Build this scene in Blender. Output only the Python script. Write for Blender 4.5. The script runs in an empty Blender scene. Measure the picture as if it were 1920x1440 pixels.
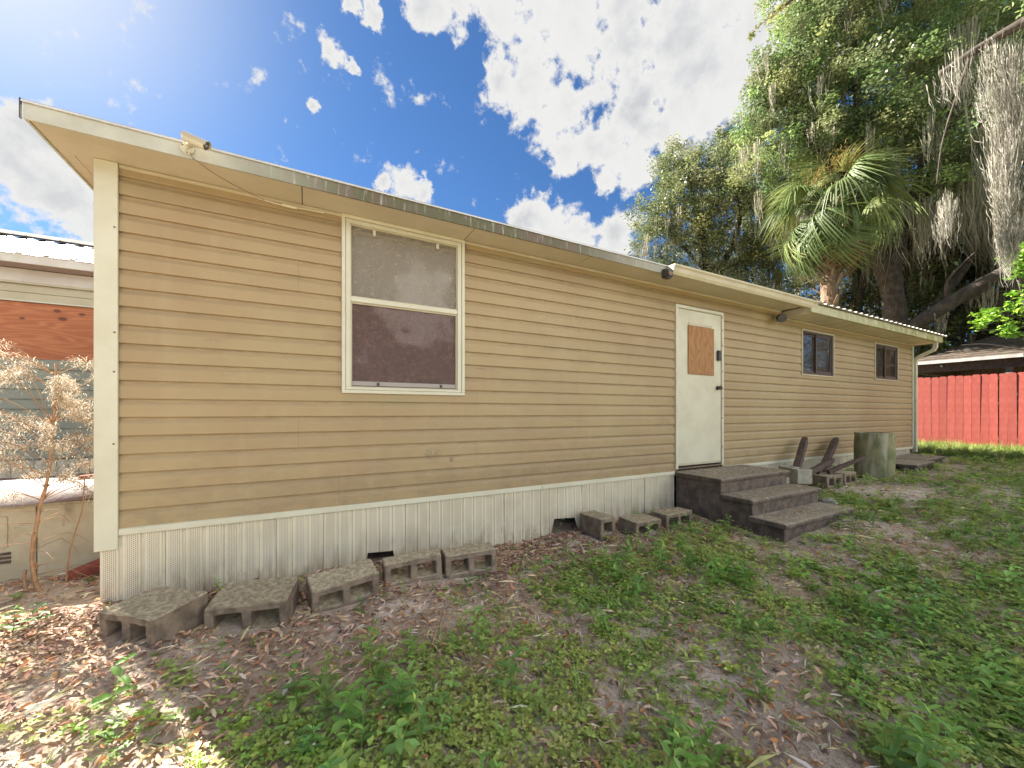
import bpy, bmesh, math, random
import numpy as np
from mathutils import Vector, Matrix, Euler, noise as mnoise

SC = bpy.context.scene
COL = SC.collection
PI = math.pi
R = math.radians
random.seed(7)
rng = np.random.default_rng(11)

# ------------------------------------------------------------------ camera
cam_d = bpy.data.cameras.new('camera')
cam = bpy.data.objects.new('camera', cam_d)
COL.objects.link(cam)
cam.location = (0, -3.25, 1.17)
cam.rotation_euler = (R(90), 0, R(-28.03))
cam_d.sensor_fit = 'HORIZONTAL'
cam_d.sensor_width = 36
cam_d.lens = 36 * 725 / 1920
cam_d.shift_y = 54 / 1920
cam_d.clip_start = 0.05
cam_d.clip_end = 3000
SC.camera = cam

# ------------------------------------------------------------------ light, sky, exposure
SUN = Vector((-0.383, 0.664, 0.642)).normalized()     # towards the sun
SUN_EL = math.asin(SUN.z)
SUN_AZ = math.atan2(SUN.x, SUN.y)                     # from +Y towards +X
sd = bpy.data.lights.new('sun', 'SUN')
sd.energy = 2.75
sd.angle = R(0.5)
sd.color = (1.0, 0.93, 0.82)
sun = bpy.data.objects.new('sun', sd)
sun.rotation_euler = SUN.to_track_quat('Z', 'Y').to_euler()
sun.location = SUN * 60
COL.objects.link(sun)
SC.view_settings.view_transform = 'Standard'
SC.view_settings.look = 'None'
SC.view_settings.gamma = 1
SC.view_settings.use_curve_mapping = False
SC.view_settings.exposure = 3.28

world = bpy.data.worlds.new('World')
SC.world = world
world.use_nodes = True
wt = world.node_tree
wt.nodes.clear()


class NT:
    """small node-tree writer"""
    def __init__(s, tree):
        s.t = tree

    def n(s, typ, **kw):
        nd = s.t.nodes.new(typ)
        for k, v in kw.items():
            if k == 'ins':
                for i, val in v.items():
                    sock = nd.inputs[i]
                    if isinstance(val, bpy.types.NodeSocket):
                        s.t.links.new(val, sock)
                    else:
                        sock.default_value = val
            else:
                setattr(nd, k, v)
        return nd

    def math(s, op, a, b=0.0, c=0.0, clamp=False):
        return s.n('ShaderNodeMath', operation=op, use_clamp=clamp, ins={0: a, 1: b, 2: c}).outputs[0]

    def vmath(s, op, a, b=(0, 0, 0)):
        return s.n('ShaderNodeVectorMath', operation=op, ins={0: a, 1: b})

    def noise(s, vec, scale, detail=4, rough=0.55, dim='3D'):
        return s.n('ShaderNodeTexNoise', noise_dimensions=dim, ins={'Vector': vec, 'Scale': scale, 'Detail': detail, 'Roughness': rough}).outputs['Fac']

    def ramp(s, fac, a, b, lo=0.0, hi=1.0, smooth=True):
        return s.n('ShaderNodeMapRange', interpolation_type='SMOOTHSTEP' if smooth else 'LINEAR',
                   ins={'Value': fac, 'From Min': a, 'From Max': b, 'To Min': lo, 'To Max': hi}).outputs[0]

    def mix(s, f, a, b, mode='MIX'):
        nd = s.n('ShaderNodeMix', data_type='RGBA', blend_type=mode)
        for i, val in ((0, f), (6, a), (7, b)):
            if isinstance(val, bpy.types.NodeSocket):
                s.t.links.new(val, nd.inputs[i])
            else:
                nd.inputs[i].default_value = val if i == 0 else (*val[:3], 1)
        return nd.outputs[2]

    def stretch(s, vec, sc):
        return s.n('ShaderNodeMapping', ins={'Vector': vec, 'Scale': sc}).outputs[0]


W = NT(wt)
sky = W.n('ShaderNodeTexSky', sky_type='NISHITA', sun_disc=False, sun_elevation=SUN_EL, sun_rotation=SUN_AZ,
          altitude=0, air_density=1.0, dust_density=0.25, ozone_density=2.5)
dirv = W.n('ShaderNodeTexCoord').outputs['Generated']
dirn = W.vmath('NORMALIZE', dirv).outputs[0]
warp = W.n('ShaderNodeTexNoise', ins={'Vector': dirn, 'Scale': 13.0, 'Detail': 7.0, 'Roughness': 0.66}).outputs['Color']
wv = W.vmath('SUBTRACT', warp, (0.5, 0.5, 0.5)).outputs[0]
wv2 = W.n('ShaderNodeVectorMath', operation='SCALE', ins={0: wv, 'Scale': 0.085}).outputs[0]
dw = W.vmath('ADD', dirn, wv2).outputs[0]
CLOUDS = [(-0.345,0.843,0.413,0.048),(-0.375,0.831,0.411,0.045),(-0.366,0.859,0.359,0.075),(-0.383,0.846,0.371,0.055),(-0.347,0.880,0.325,0.060),(-0.328,0.895,0.302,0.045),(-0.374,0.840,0.393,0.040),(0.095,0.712,0.696,0.020),(0.065,0.712,0.699,0.016),(0.039,0.759,0.649,0.027),(0.079,0.768,0.635,0.013),(0.010,0.820,0.572,0.017),(0.177,0.855,0.488,0.045),(0.224,0.845,0.486,0.028),(0.142,0.861,0.489,0.023),(0.187,0.671,0.717,0.041),(0.237,0.645,0.727,0.041),(0.298,0.621,0.725,0.052),(0.393,0.649,0.652,0.080),(0.335,0.674,0.658,0.048),(0.420,0.580,0.698,0.055),(0.455,0.648,0.611,0.068),(0.514,0.515,0.686,0.106),(0.605,0.453,0.655,0.125),(0.571,0.545,0.614,0.102),(0.650,0.487,0.583,0.089),(0.546,0.623,0.561,0.080),(0.489,0.676,0.552,0.044),(0.607,0.593,0.529,0.060),(0.669,0.380,0.639,0.108),(0.698,0.330,0.635,0.094),(0.578,0.643,0.502,0.025),(0.627,0.542,0.559,0.059),(0.496,0.748,0.442,0.061),(0.452,0.771,0.448,0.054),(0.552,0.721,0.419,0.054),(0.625,0.660,0.416,0.051),(0.624,0.676,0.392,0.054),(0.417,0.515,0.749,0.148),(0.534,0.400,0.745,0.183)]
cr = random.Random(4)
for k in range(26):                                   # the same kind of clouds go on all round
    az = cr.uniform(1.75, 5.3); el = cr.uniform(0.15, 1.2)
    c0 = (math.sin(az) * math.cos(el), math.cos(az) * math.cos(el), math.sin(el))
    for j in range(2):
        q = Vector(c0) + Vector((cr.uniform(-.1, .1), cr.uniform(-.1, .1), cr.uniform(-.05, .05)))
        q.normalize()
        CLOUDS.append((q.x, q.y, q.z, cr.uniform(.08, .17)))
for k in range(15):                                   # more overhead, added out of view to lift the ambient light
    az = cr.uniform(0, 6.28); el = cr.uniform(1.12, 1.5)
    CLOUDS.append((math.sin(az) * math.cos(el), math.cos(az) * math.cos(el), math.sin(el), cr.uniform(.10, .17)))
field = None
for cx, cy, cz, cr_ in CLOUDS:
    d = W.n('ShaderNodeVectorMath', operation='DISTANCE', ins={0: dw, 1: (cx, cy, cz)}).outputs['Value']
    f = W.ramp(d, 0.0, cr_ * 1.45, 1.0, 0.0, smooth=False)
    field = f if field is None else W.math('SMOOTH_MAX', field, f, 0.12)
n1 = W.noise(dirn, 20.0, 9, 0.62)
dens = W.math('ADD', field, W.math('MULTIPLY', W.math('SUBTRACT', n1, 0.5), 1.9))
alpha = W.ramp(dens, 0.26, 0.56)
n2 = W.noise(W.vmath('ADD', dirn, (0.03, -0.02, 0.035)).outputs[0], 8.0, 4, 0.5)
n3 = W.noise(dirn, 4.0, 3, 0.5)
thick = W.ramp(dens, 0.45, 1.25)
sundot = W.n('ShaderNodeVectorMath', operation='DOT_PRODUCT', ins={0: dirn, 1: tuple(SUN)}).outputs['Value']
against = W.ramp(sundot, .72, .90, 0.0, .75)
shade = W.math('MULTIPLY', thick, W.math('MAXIMUM', W.ramp(n2, 0.38, 0.66, 0.10, 1.0), against))
ccol = W.mix(shade, (0.090, 0.0895, 0.088), (0.062, 0.064, 0.067))
skyc = W.mix(1.0, sky.outputs[0], (0.0069, 0.0108, 0.0148), 'MULTIPLY')
glow = W.math('POWER', W.math('MAXIMUM', sundot, 0.0), 36.0)
hazec = W.mix(W.math('MULTIPLY', glow, 0.9), skyc, (0.104, 0.104, 0.105))
# out-of-view clouds away from the sun are boosted to lift the ambient light
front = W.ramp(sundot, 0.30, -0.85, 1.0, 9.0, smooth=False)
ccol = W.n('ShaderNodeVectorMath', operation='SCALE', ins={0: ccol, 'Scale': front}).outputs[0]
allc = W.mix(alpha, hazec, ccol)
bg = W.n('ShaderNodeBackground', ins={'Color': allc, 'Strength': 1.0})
out = W.n('ShaderNodeOutputWorld')
wt.links.new(bg.outputs[0], out.inputs[0])
world.cycles.sampling_method = 'MANUAL'
world.cycles.sample_map_resolution = 512

# ------------------------------------------------------------------ materials
MATS = {}


def M(name, c1, c2=None, c3=None, rough=0.7, scale=8.0, streak=None, speck=None, bump=0.0, bscale=60.0, metal=0.0,
      objvar=0.0, spec=0.4, amount=(0.4, 0.65), trans=0.0, coords='Object'):
    """weathered surface: c1, patches of c2, streaks or specks of c3, fine relief"""
    m = bpy.data.materials.new(name)
    m.use_nodes = True
    t = m.node_tree
    t.nodes.clear()
    N = NT(t)
    co = N.n('ShaderNodeTexCoord').outputs[coords]
    col = None
    if c2 is not None:
        f = N.ramp(N.noise(co, scale, 6, 0.6), *amount)
        col = N.mix(f, c1, c2)
    else:
        col = N.mix(0.0, c1, c1)
    if streak is not None:
        (sx, sy, sz), a, b, amt = streak
        f = N.ramp(N.noise(N.stretch(co, (sx, sy, sz)), 1.0, 5, 0.6), a, b, 0, amt)
        col = N.mix(f, col, c3)
    if speck is not None:
        sc, a, b, cc = speck
        f = N.ramp(N.noise(co, sc, 3, 0.7), a, b)
        col = N.mix(f, col, cc)
    if objvar:
        oi = N.n('ShaderNodeObjectInfo').outputs['Random']
        v = N.ramp(oi, 0, 1, 1 - objvar, 1 + objvar, smooth=False)
        hs = N.n('ShaderNodeHueSaturation', ins={'Value': v, 'Color': col})
        col = hs.outputs[0]
    b = N.n('ShaderNodeBsdfPrincipled', ins={'Base Color': col, 'Roughness': rough, 'Metallic': metal, 'Specular IOR Level': spec})
    if bump:
        h = N.noise(co, bscale, 5, 0.65)
        bn = N.n('ShaderNodeBump', ins={'Height': h, 'Strength': bump, 'Distance': 0.01})
        t.links.new(bn.outputs[0], b.inputs['Normal'])
    o = N.n('ShaderNodeOutputMaterial')
    t.links.new(b.outputs[0], o.inputs[0])
    MATS[name] = m
    return m


def leaf_mat(name, trans=0.35, rough=0.5, spec=0.35, attr='Col'):
    m = bpy.data.materials.new(name)
    m.use_nodes = True
    t = m.node_tree
    t.nodes.clear()
    N = NT(t)
    a = N.n('ShaderNodeAttribute', attribute_name=attr).outputs['Color']
    p = N.n('ShaderNodeBsdfPrincipled', ins={'Base Color': a, 'Roughness': rough, 'Specular IOR Level': spec})
    tr = N.n('ShaderNodeBsdfTranslucent', ins={'Color': N.mix(0.5, a, (0.45, 0.5, 0.1), 'MULTIPLY') if False else a})
    mx = N.n('ShaderNodeMixShader', ins={0: trans})
    t.links.new(p.outputs[0], mx.inputs[1])
    t.links.new(tr.outputs[0], mx.inputs[2])
    o = N.n('ShaderNodeOutputMaterial')
    t.links.new(mx.outputs[0], o.inputs[0])
    MATS[name] = m
    return m


def glass_mat(name, tint, refl=1.0, dust=0.0, dustcol=(0.4, 0.38, 0.33)):
    m = bpy.data.materials.new(name)
    m.use_nodes = True
    t = m.node_tree
    t.nodes.clear()
    N = NT(t)
    co = N.n('ShaderNodeTexCoord').outputs['Object']
    tr = N.n('ShaderNodeBsdfTransparent', ins={'Color': (*tint, 1)})
    gl = N.n('ShaderNodeBsdfGlossy', ins={'Roughness': 0.03, 'Color': (1, 1, 1, 1)})
    bmp = N.n('ShaderNodeBump', ins={'Height': N.noise(co, 3.0, 2), 'Strength': 0.05, 'Distance': 0.02})
    t.links.new(bmp.outputs[0], gl.inputs['Normal'])
    fr = N.n('ShaderNodeFresnel', ins={'IOR': 1.6})
    f = N.math('MULTIPLY', fr.outputs[0], refl, clamp=True)
    mx = N.n('ShaderNodeMixShader', ins={0: f})
    t.links.new(tr.outputs[0], mx.inputs[1])
    t.links.new(gl.outputs[0], mx.inputs[2])
    df = N.n('ShaderNodeBsdfDiffuse', ins={'Color': (*dustcol, 1)})
    dn = N.ramp(N.noise(co, 22.0, 8, 0.75), 0.35, 0.8, dust * 0.5, dust)
    mx2 = N.n('ShaderNodeMixShader', ins={0: dn})
    t.links.new(mx.outputs[0], mx2.inputs[1])
    t.links.new(df.outputs[0], mx2.inputs[2])
    o = N.n('ShaderNodeOutputMaterial')
    t.links.new(mx2.outputs[0], o.inputs[0])
    MATS[name] = m
    return m


M('trim_white', (0.546, 0.528, 0.405), (0.502, 0.475, 0.352), (0.317, 0.273, 0.176), rough=.45, scale=3, streak=((22, 22, 2), .62, .85, .5), bump=.06, bscale=40)
M('trim_cream', (0.464, 0.413, 0.284), (0.421, 0.370, 0.249), rough=.5, scale=4, bump=.05)
M('soffit', (.50, .445, .335), (.45, .40, .29), (.33, .28, .18), rough=.6, scale=2, streak=((2, 12, 12), .6, .85, .3), bump=.06)
M('dark_gap', (.03, .025, .02), rough=.9)
M('interior', (.05, .04, .035), rough=.95)
M('door_paint', (0.542, 0.516, 0.396), (0.490, 0.456, 0.344), (0.387, 0.327, 0.224), rough=.5, scale=3.5, streak=((10, 10, 1.5), .6, .9, .35), speck=(55, .74, .8, (.35, .28, .2)), bump=.06, bscale=30)
M('rust_metal', (.20, .15, .11), (.33, .22, .13), rough=.7, scale=30, metal=.3)
M('black_plastic', (.035, .03, .028), (.06, .05, .045), rough=.5, scale=20)
M('brown_frame', (.055, .035, .028), (.08, .055, .045), rough=.45, scale=20)
M('steel', (.5, .48, .44), rough=.35, metal=.8)
M('roof_metal', (0.527, 0.518, 0.493), (0.425, 0.416, 0.391), (0.238, 0.212, 0.170), rough=.4, scale=4, streak=((6, 1.2, 6), .55, .8, .5), metal=.3)
M('fence_red', (0.195, 0.032, 0.022), (0.224, 0.046, 0.035), (0.114, 0.019, 0.015), rough=.75, scale=7, streak=((30, 30, 1.6), .55, .8, .55), speck=(60, .7, .76, (.2, .05, .03)), bump=.3, bscale=50, objvar=.12)
M('concrete_dark', (.25, .205, .145), (.13, .105, .08), rough=.95, scale=9, speck=(85, .52, .64, (.46, .40, .28)), bump=.9, bscale=110, objvar=.15)
M('concrete_mossy', (.27, .25, .13), (.16, .17, .08), (.44, .40, .30), rough=.95, scale=5, streak=((9, 9, 1.6), .48, .66, .8), speck=(60, .66, .74, (.38, .36, .3)), bump=.7, bscale=70)
M('concrete_light', (.42, .38, .30), (.33, .29, .22), rough=.95, scale=12, speck=(80, .62, .72, (.5, .47, .4)), bump=.6, bscale=100)
M('timber_dark', (.10, .065, .05), (.06, .04, .032), (.17, .12, .09), rough=.85, scale=14, streak=((40, 40, 3), .5, .75, .6), bump=.5, bscale=40)
M('brick_red', (.26, .075, .05), (.19, .05, .035), rough=.9, scale=10, bump=.4)
M('shingles', (.055, .042, .032), (.085, .066, .05), rough=.95, scale=5, bump=.6, bscale=30)
M('post_grey', (.15, .13, .10), (.10, .085, .07), rough=.9, scale=8)
M('bark', (.055, .042, .034), (.095, .077, .062), (.04, .03, .022), rough=.95, scale=5, streak=((14, 14, 2.5), .5, .68, .8), bump=1.0, bscale=14)
M('palm_bark', (.19, .125, .08), (.12, .08, .055), (.30, .22, .15), rough=.95, scale=9, streak=((26, 26, 5), .5, .7, .7), bump=1.0, bscale=25)
M('neighbour_siding', (0.270, 0.279, 0.216), (0.234, 0.243, 0.189), rough=.6, scale=3, objvar=.03)
M('cabinet_cream', (0.425, 0.374, 0.264), (0.365, 0.315, 0.212), (0.128, 0.072, 0.043), rough=.6, scale=5, streak=((7, 7, 2.2), .57, .72, .8), bump=.1)
M('tarp_mauve', (.17, .125, .12), (.12, .085, .08), rough=.6, scale=8, bump=.3, bscale=12)
M('rock', (.36, .33, .27), (.28, .25, .2), rough=.95, scale=18, bump=.8, bscale=40)
M('dry_stem', (.36, .22, .12), (.27, .155, .085), rough=.9, scale=25)
leaf_mat('leaf', .30, .45, .5)
leaf_mat('weed_leaf', .42, .5, .35)
leaf_mat('litter', .12, .75, .25)
leaf_mat('moss_strand', .30, .9, .1)
leaf_mat('plume', .45, .8, .15)
leaf_mat('frond', .25, .5, .3)
glass_mat('glass_upper', (.85, .85, .85), .35, .66, (.37, .325, .25))
glass_mat('glass_lower', (.62, .5, .5), .35, .66, (.235, .16, .13))
glass_mat('glass_small', (.7, .65, .6), .45, .10, (.35, .3, .25))


def special_mats():
    # fascia: pale painted metal, green-brown algae streaks running down, heavier away from the west end
    m = bpy.data.materials.new('fascia'); m.use_nodes = True; t = m.node_tree; t.nodes.clear(); N = NT(t)
    co = N.n('ShaderNodeTexCoord').outputs['Object']
    x = N.n('ShaderNodeSeparateXYZ', ins={0: co}).outputs
    base = N.mix(N.ramp(N.noise(co, 3, 4), .4, .6), (.46, .46, .385), (.39, .385, .31))
    grow = N.ramp(x[0], -.9, .45, 0.0, 1.0)
    grow = N.math('MULTIPLY', grow, N.ramp(x[0], 2.0, 3.6, 1.0, .35))
    st = N.noise(N.stretch(co, (34, 20, 3.0)), 1.0, 6, .68)
    f = N.math('MULTIPLY', grow, N.ramp(st, .27, .47))
    alg = N.mix(N.ramp(N.noise(N.stretch(co, (9, 9, 5)), 1, 5, .6), .42, .62), (.088, .084, .036), (.115, .08, .055))
    col = N.mix(f, base, alg)
    f2 = N.math('MULTIPLY', grow, N.ramp(N.noise(N.stretch(co, (60, 20, 9)), 1.0, 4, .7), .66, .80, 0, .45))
    col = N.mix(f2, col, (.28, .27, .16))
    b = N.n('ShaderNodeBsdfPrincipled', ins={'Base Color': col, 'Roughness': .6})
    o = N.n('ShaderNodeOutputMaterial'); t.links.new(b.outputs[0], o.inputs[0]); MATS['fascia'] = m
    # eave beam at the far end: yellow-green algae
    m = bpy.data.materials.new('eave_beam'); m.use_nodes = True; t = m.node_tree; t.nodes.clear(); N = NT(t)
    co = N.n('ShaderNodeTexCoord').outputs['Object']
    x = N.n('ShaderNodeSeparateXYZ', ins={0: co}).outputs
    f = N.math('MULTIPLY', N.ramp(x[0], 6.2, 10.5, .35, 1.0), N.ramp(N.noise(N.stretch(co, (10, 10, 5)), 1, 6, .65), .32, .62))
    col = N.mix(f, (.46, .44, .30), (.23, .22, .06))
    b = N.n('ShaderNodeBsdfPrincipled', ins={'Base Color': col, 'Roughness': .7})
    o = N.n('ShaderNodeOutputMaterial'); t.links.new(b.outputs[0], o.inputs[0]); MATS['eave_beam'] = m
    # perforated white vinyl skirting: staggered slots between the grooves, dirt wicking up from the ground
    m = bpy.data.materials.new('skirting'); m.use_nodes = True; t = m.node_tree; t.nodes.clear(); N = NT(t)
    g = N.n('ShaderNodeNewGeometry').outputs['Position']
    x = N.n('ShaderNodeSeparateXYZ', ins={0: g}).outputs
    u = N.math('ADD', N.math('MULTIPLY', x[0], 1.0), 1.10 + x_off)
    band = N.math('FRACT', N.math('DIVIDE', u, .1016))
    inband = N.math('MULTIPLY', N.math('GREATER_THAN', band, .13), N.math('LESS_THAN', band, .70))
    cu = N.math('DIVIDE', u, .0092)
    rowz = N.math('DIVIDE', x[2], .0125)
    stag = N.math('MULTIPLY', N.math('FLOORED_MODULO', N.math('FLOOR', cu), 2.0), .5)
    zz = N.math('ABSOLUTE', N.math('SUBTRACT', N.math('FRACT', N.math('ADD', rowz, stag)), .5))
    uu = N.math('ABSOLUTE', N.math('SUBTRACT', N.math('FRACT', cu), .5))
    slot = N.math('MULTIPLY', N.math('LESS_THAN', zz, .30), N.math('LESS_THAN', uu, .21))
    slot = N.math('MULTIPLY', slot, inband)
    dirt = N.math('MULTIPLY', N.ramp(x[2], -.05, .26, 1, 0), N.ramp(N.noise(N.stretch(g, (16, 16, 5)), 1, 6, .7), .42, .62))
    base = N.mix(N.ramp(N.noise(g, 4, 4), .4, .65), (.61, .555, .42), (.54, .485, .36))
    base = N.mix(N.math('MULTIPLY', dirt, .6), base, (.22, .17, .11))
    groove = N.math('GREATER_THAN', band, .80)
    spot = N.ramp(N.noise(N.stretch(g, (30, 30, 8)), 1, 5, .7), .62, .70)
    base = N.mix(N.math('MULTIPLY', N.math('MULTIPLY', groove, spot), .85), base, (.09, .06, .04))
    col = N.mix(slot, base, (.20, .155, .10))
    b = N.n('ShaderNodeBsdfPrincipled', ins={'Base Color': col, 'Roughness': .45})
    o = N.n('ShaderNodeOutputMaterial'); t.links.new(b.outputs[0], o.inputs[0]); MATS['skirting'] = m
    # plywood: rotary-cut grain with loops
    def ply(name, ca, cb, knots, sx, sz, dens):
        m = bpy.data.materials.new(name); m.use_nodes = True; t = m.node_tree; t.nodes.clear(); N = NT(t)
        co = N.n('ShaderNodeTexCoord').outputs['Object']
        nz = N.noise(N.stretch(co, (sx, 1, sz)), 1.0, 2, .5)
        w = N.math('FRACT', N.math('MULTIPLY', nz, dens))
        f = N.ramp(N.math('ABSOLUTE', N.math('SUBTRACT', w, .5)), .08, .5)
        fine = N.noise(N.stretch(co, (sx * 40, 1, sz * 40)), 1, 4, .7)
        col = N.mix(N.math('MULTIPLY', f, .75), cb, ca)
        col = N.mix(N.ramp(fine, .45, .7, 0, .4), col, cb)
        for kx, kz, kr in knots:
            dd = N.n('ShaderNodeVectorMath', operation='DISTANCE', ins={0: N.stretch(co, (1, 0, 1.7)), 1: (kx, 0, kz * 1.7)}).outputs['Value']
            col = N.mix(N.ramp(dd, kr, kr * .45, 0, .85), col, (.10, .04, .03))
        b = N.n('ShaderNodeBsdfPrincipled', ins={'Base Color': col, 'Roughness': .8})
        bn = N.n('ShaderNodeBump', ins={'Height': fine, 'Strength': .2, 'Distance': .004}); t.links.new(bn.outputs[0], b.inputs['Normal'])
        o = N.n('ShaderNodeOutputMaterial'); t.links.new(b.outputs[0], o.inputs[0]); MATS[name] = m
    ply('plywood_patch', (.38, .20, .085), (.27, .13, .05), [], 5, 1.3, 13)
    ply('plywood_red', (.50, .20, .085), (.37, .125, .055), [(1.63, -1.40 + 3.90, .05), (1.86, 2.48, .045), (1.68, 2.40, .06), (1.32, 2.37, .035)], .8, 5.5, 11)
    # ground: grey-mauve sand with brown humus
    m = bpy.data.materials.new('ground'); m.use_nodes = True; t = m.node_tree; t.nodes.clear(); N = NT(t)
    g = N.n('ShaderNodeNewGeometry').outputs['Position']
    col = N.mix(N.ramp(N.noise(g, 1.3, 7, .65), .40, .62), (.44, .335, .25), (.64, .54, .45))
    col = N.mix(N.ramp(N.noise(g, 45, 6, .75), .48, .66, 0, .8), col, (.26, .18, .125))
    col = N.mix(N.ramp(N.noise(g, 130, 4, .75), .56, .70, 0, .7), col, (.42, .36, .30))
    for (px, py, pr) in ((2.15, -.26, .36), (2.6, -.3, .25), (-1.25, -.42, .16), (.55, -.72, .22), (1.5, -.55, .18)):
        dd = N.n('ShaderNodeVectorMath', operation='DISTANCE', ins={0: N.stretch(g, (1, 1.6, 0)), 1: (px, py * 1.6, 0)}).outputs['Value']
        col = N.mix(N.math('MULTIPLY', N.ramp(dd, pr, pr * .5), N.ramp(N.noise(g, 9, 5, .7), .35, .55, .2, 1)), col, (.74, .66, .58))
    # beyond the yard everything is under grass and leaves
    far = N.ramp(N.n('ShaderNodeVectorMath', operation='LENGTH', ins={0: g}).outputs['Value'], 8, 22)
    col = N.mix(far, col, N.mix(N.ramp(N.noise(g, .8, 6), .4, .6), (.07, .095, .03), (.12, .10, .05)))
    b = N.n('ShaderNodeBsdfPrincipled', ins={'Base Color': col, 'Roughness': .97, 'Specular IOR Level': .1})
    bn = N.n('ShaderNodeBump', ins={'Height': N.noise(g, 70, 8, .75), 'Strength': .9, 'Distance': .012}); t.links.new(bn.outputs[0], b.inputs['Normal'])
    o = N.n('ShaderNodeOutputMaterial'); t.links.new(b.outputs[0], o.inputs[0]); MATS['ground'] = m


x_off = 0.0
special_mats()


def siding_mat():
    m = bpy.data.materials.new('siding'); m.use_nodes = True; t = m.node_tree; t.nodes.clear(); N = NT(t)
    co = N.n('ShaderNodeTexCoord').outputs['Object']
    x = N.n('ShaderNodeSeparateXYZ', ins={0: co}).outputs
    col = N.mix(N.ramp(N.noise(co, .9, 5, .6), .35, .65), (.340, .257, .132), (.308, .219, .114))
    # each lap faded a little differently
    lap = N.math('FLOOR', N.math('DIVIDE', N.math('SUBTRACT', x[2], .455), .1145))
    wn = N.n('ShaderNodeTexWhiteNoise', noise_dimensions='1D', ins={'W': lap}).outputs['Value']
    oi = N.n('ShaderNodeObjectInfo').outputs['Random']
    v = N.math('ADD', N.ramp(wn, 0, 1, .975, 1.02, smooth=False), N.ramp(oi, 0, 1, -.02, .02, smooth=False))
    col = N.n('ShaderNodeHueSaturation', ins={'Value': v, 'Color': col}).outputs[0]
    # washed streaks and wiped smears
    f = N.ramp(N.noise(N.stretch(co, (7, 7, .9)), 1.0, 6, .65), .50, .78, 0, .40); col = N.mix(f, col, (.375, .295, .17))
    f = N.ramp(N.noise(N.stretch(co, (2.2, 2, 5)), 1.0, 7, .7), .54, .76, 0, .45); col = N.mix(f, col, (.22, .16, .09))
    # splash dirt low on the wall, patchy darker, greener tone towards the top
    f = N.math('MULTIPLY', N.ramp(x[2], .45, 1.05, .55, 0), N.ramp(N.noise(N.stretch(co, (5, 5, 9)), 1, 7, .7), .40, .68)); col = N.mix(f, col, (.215, .155, .095))
    f = N.math('MULTIPLY', N.ramp(x[2], 2.25, 2.7, 0, .35), N.ramp(N.noise(co, 3.2, 6, .65), .38, .66)); col = N.mix(f, col, (.235, .205, .115))
    # shade under each lap put into the colour, broken up by noise
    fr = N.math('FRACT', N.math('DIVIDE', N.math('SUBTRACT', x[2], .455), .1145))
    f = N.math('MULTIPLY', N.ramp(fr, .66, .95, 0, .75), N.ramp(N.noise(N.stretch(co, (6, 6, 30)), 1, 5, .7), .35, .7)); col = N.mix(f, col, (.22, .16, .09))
    for (sx, sz, rx, rz, c, a) in ((.62, 1.27, .50, .07, (.24, .24, .11), .6), (.95, .82, .10, .07, (.16, .13, .09), .75), (1.12, .76, .03, .03, (.12, .10, .07), .7), (1.42, 1.57, .13, .012, (.2, .15, .1), .7), (1.30, 1.0, .8, .25, (.27, .20, .12), .35), (3.1, .75, .7, .2, (.26, .19, .115), .4), (-.55, 1.66, .06, .025, (.22, .17, .1), .6), (2.3, 2.1, .5, .3, (.42, .33, .19), .35)):
        q = N.stretch(co, (1 / rx, 0, 1 / rz))
        dd = N.n('ShaderNodeVectorMath', operation='DISTANCE', ins={0: q, 1: (sx / rx, 0, sz / rz)}).outputs['Value']
        f = N.math('MULTIPLY', N.ramp(dd, 1.1, .2, 0, a), N.ramp(N.noise(co, 34, 5, .75), .38, .62)); col = N.mix(f, col, c)
    f = N.ramp(N.noise(co, 46, 3, .8), .74, .80, 0, .8); col = N.mix(f, col, (.17, .12, .07))
    b = N.n('ShaderNodeBsdfPrincipled', ins={'Base Color': col, 'Roughness': .52, 'Specular IOR Level': .35})
    h = N.math('ADD', N.math('MULTIPLY', N.noise(N.stretch(co, (1.3, 1, 4)), 1.0, 2, .5), 1.0), N.math('MULTIPLY', N.noise(N.stretch(co, (14, 14, 60)), 1, 4, .6), .06))
    bn = N.n('ShaderNodeBump', ins={'Height': h, 'Strength': .55, 'Distance': .02}); t.links.new(bn.outputs[0], b.inputs['Normal'])
    o = N.n('ShaderNodeOutputMaterial'); t.links.new(b.outputs[0], o.inputs[0]); MATS['siding'] = m


siding_mat()


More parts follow.
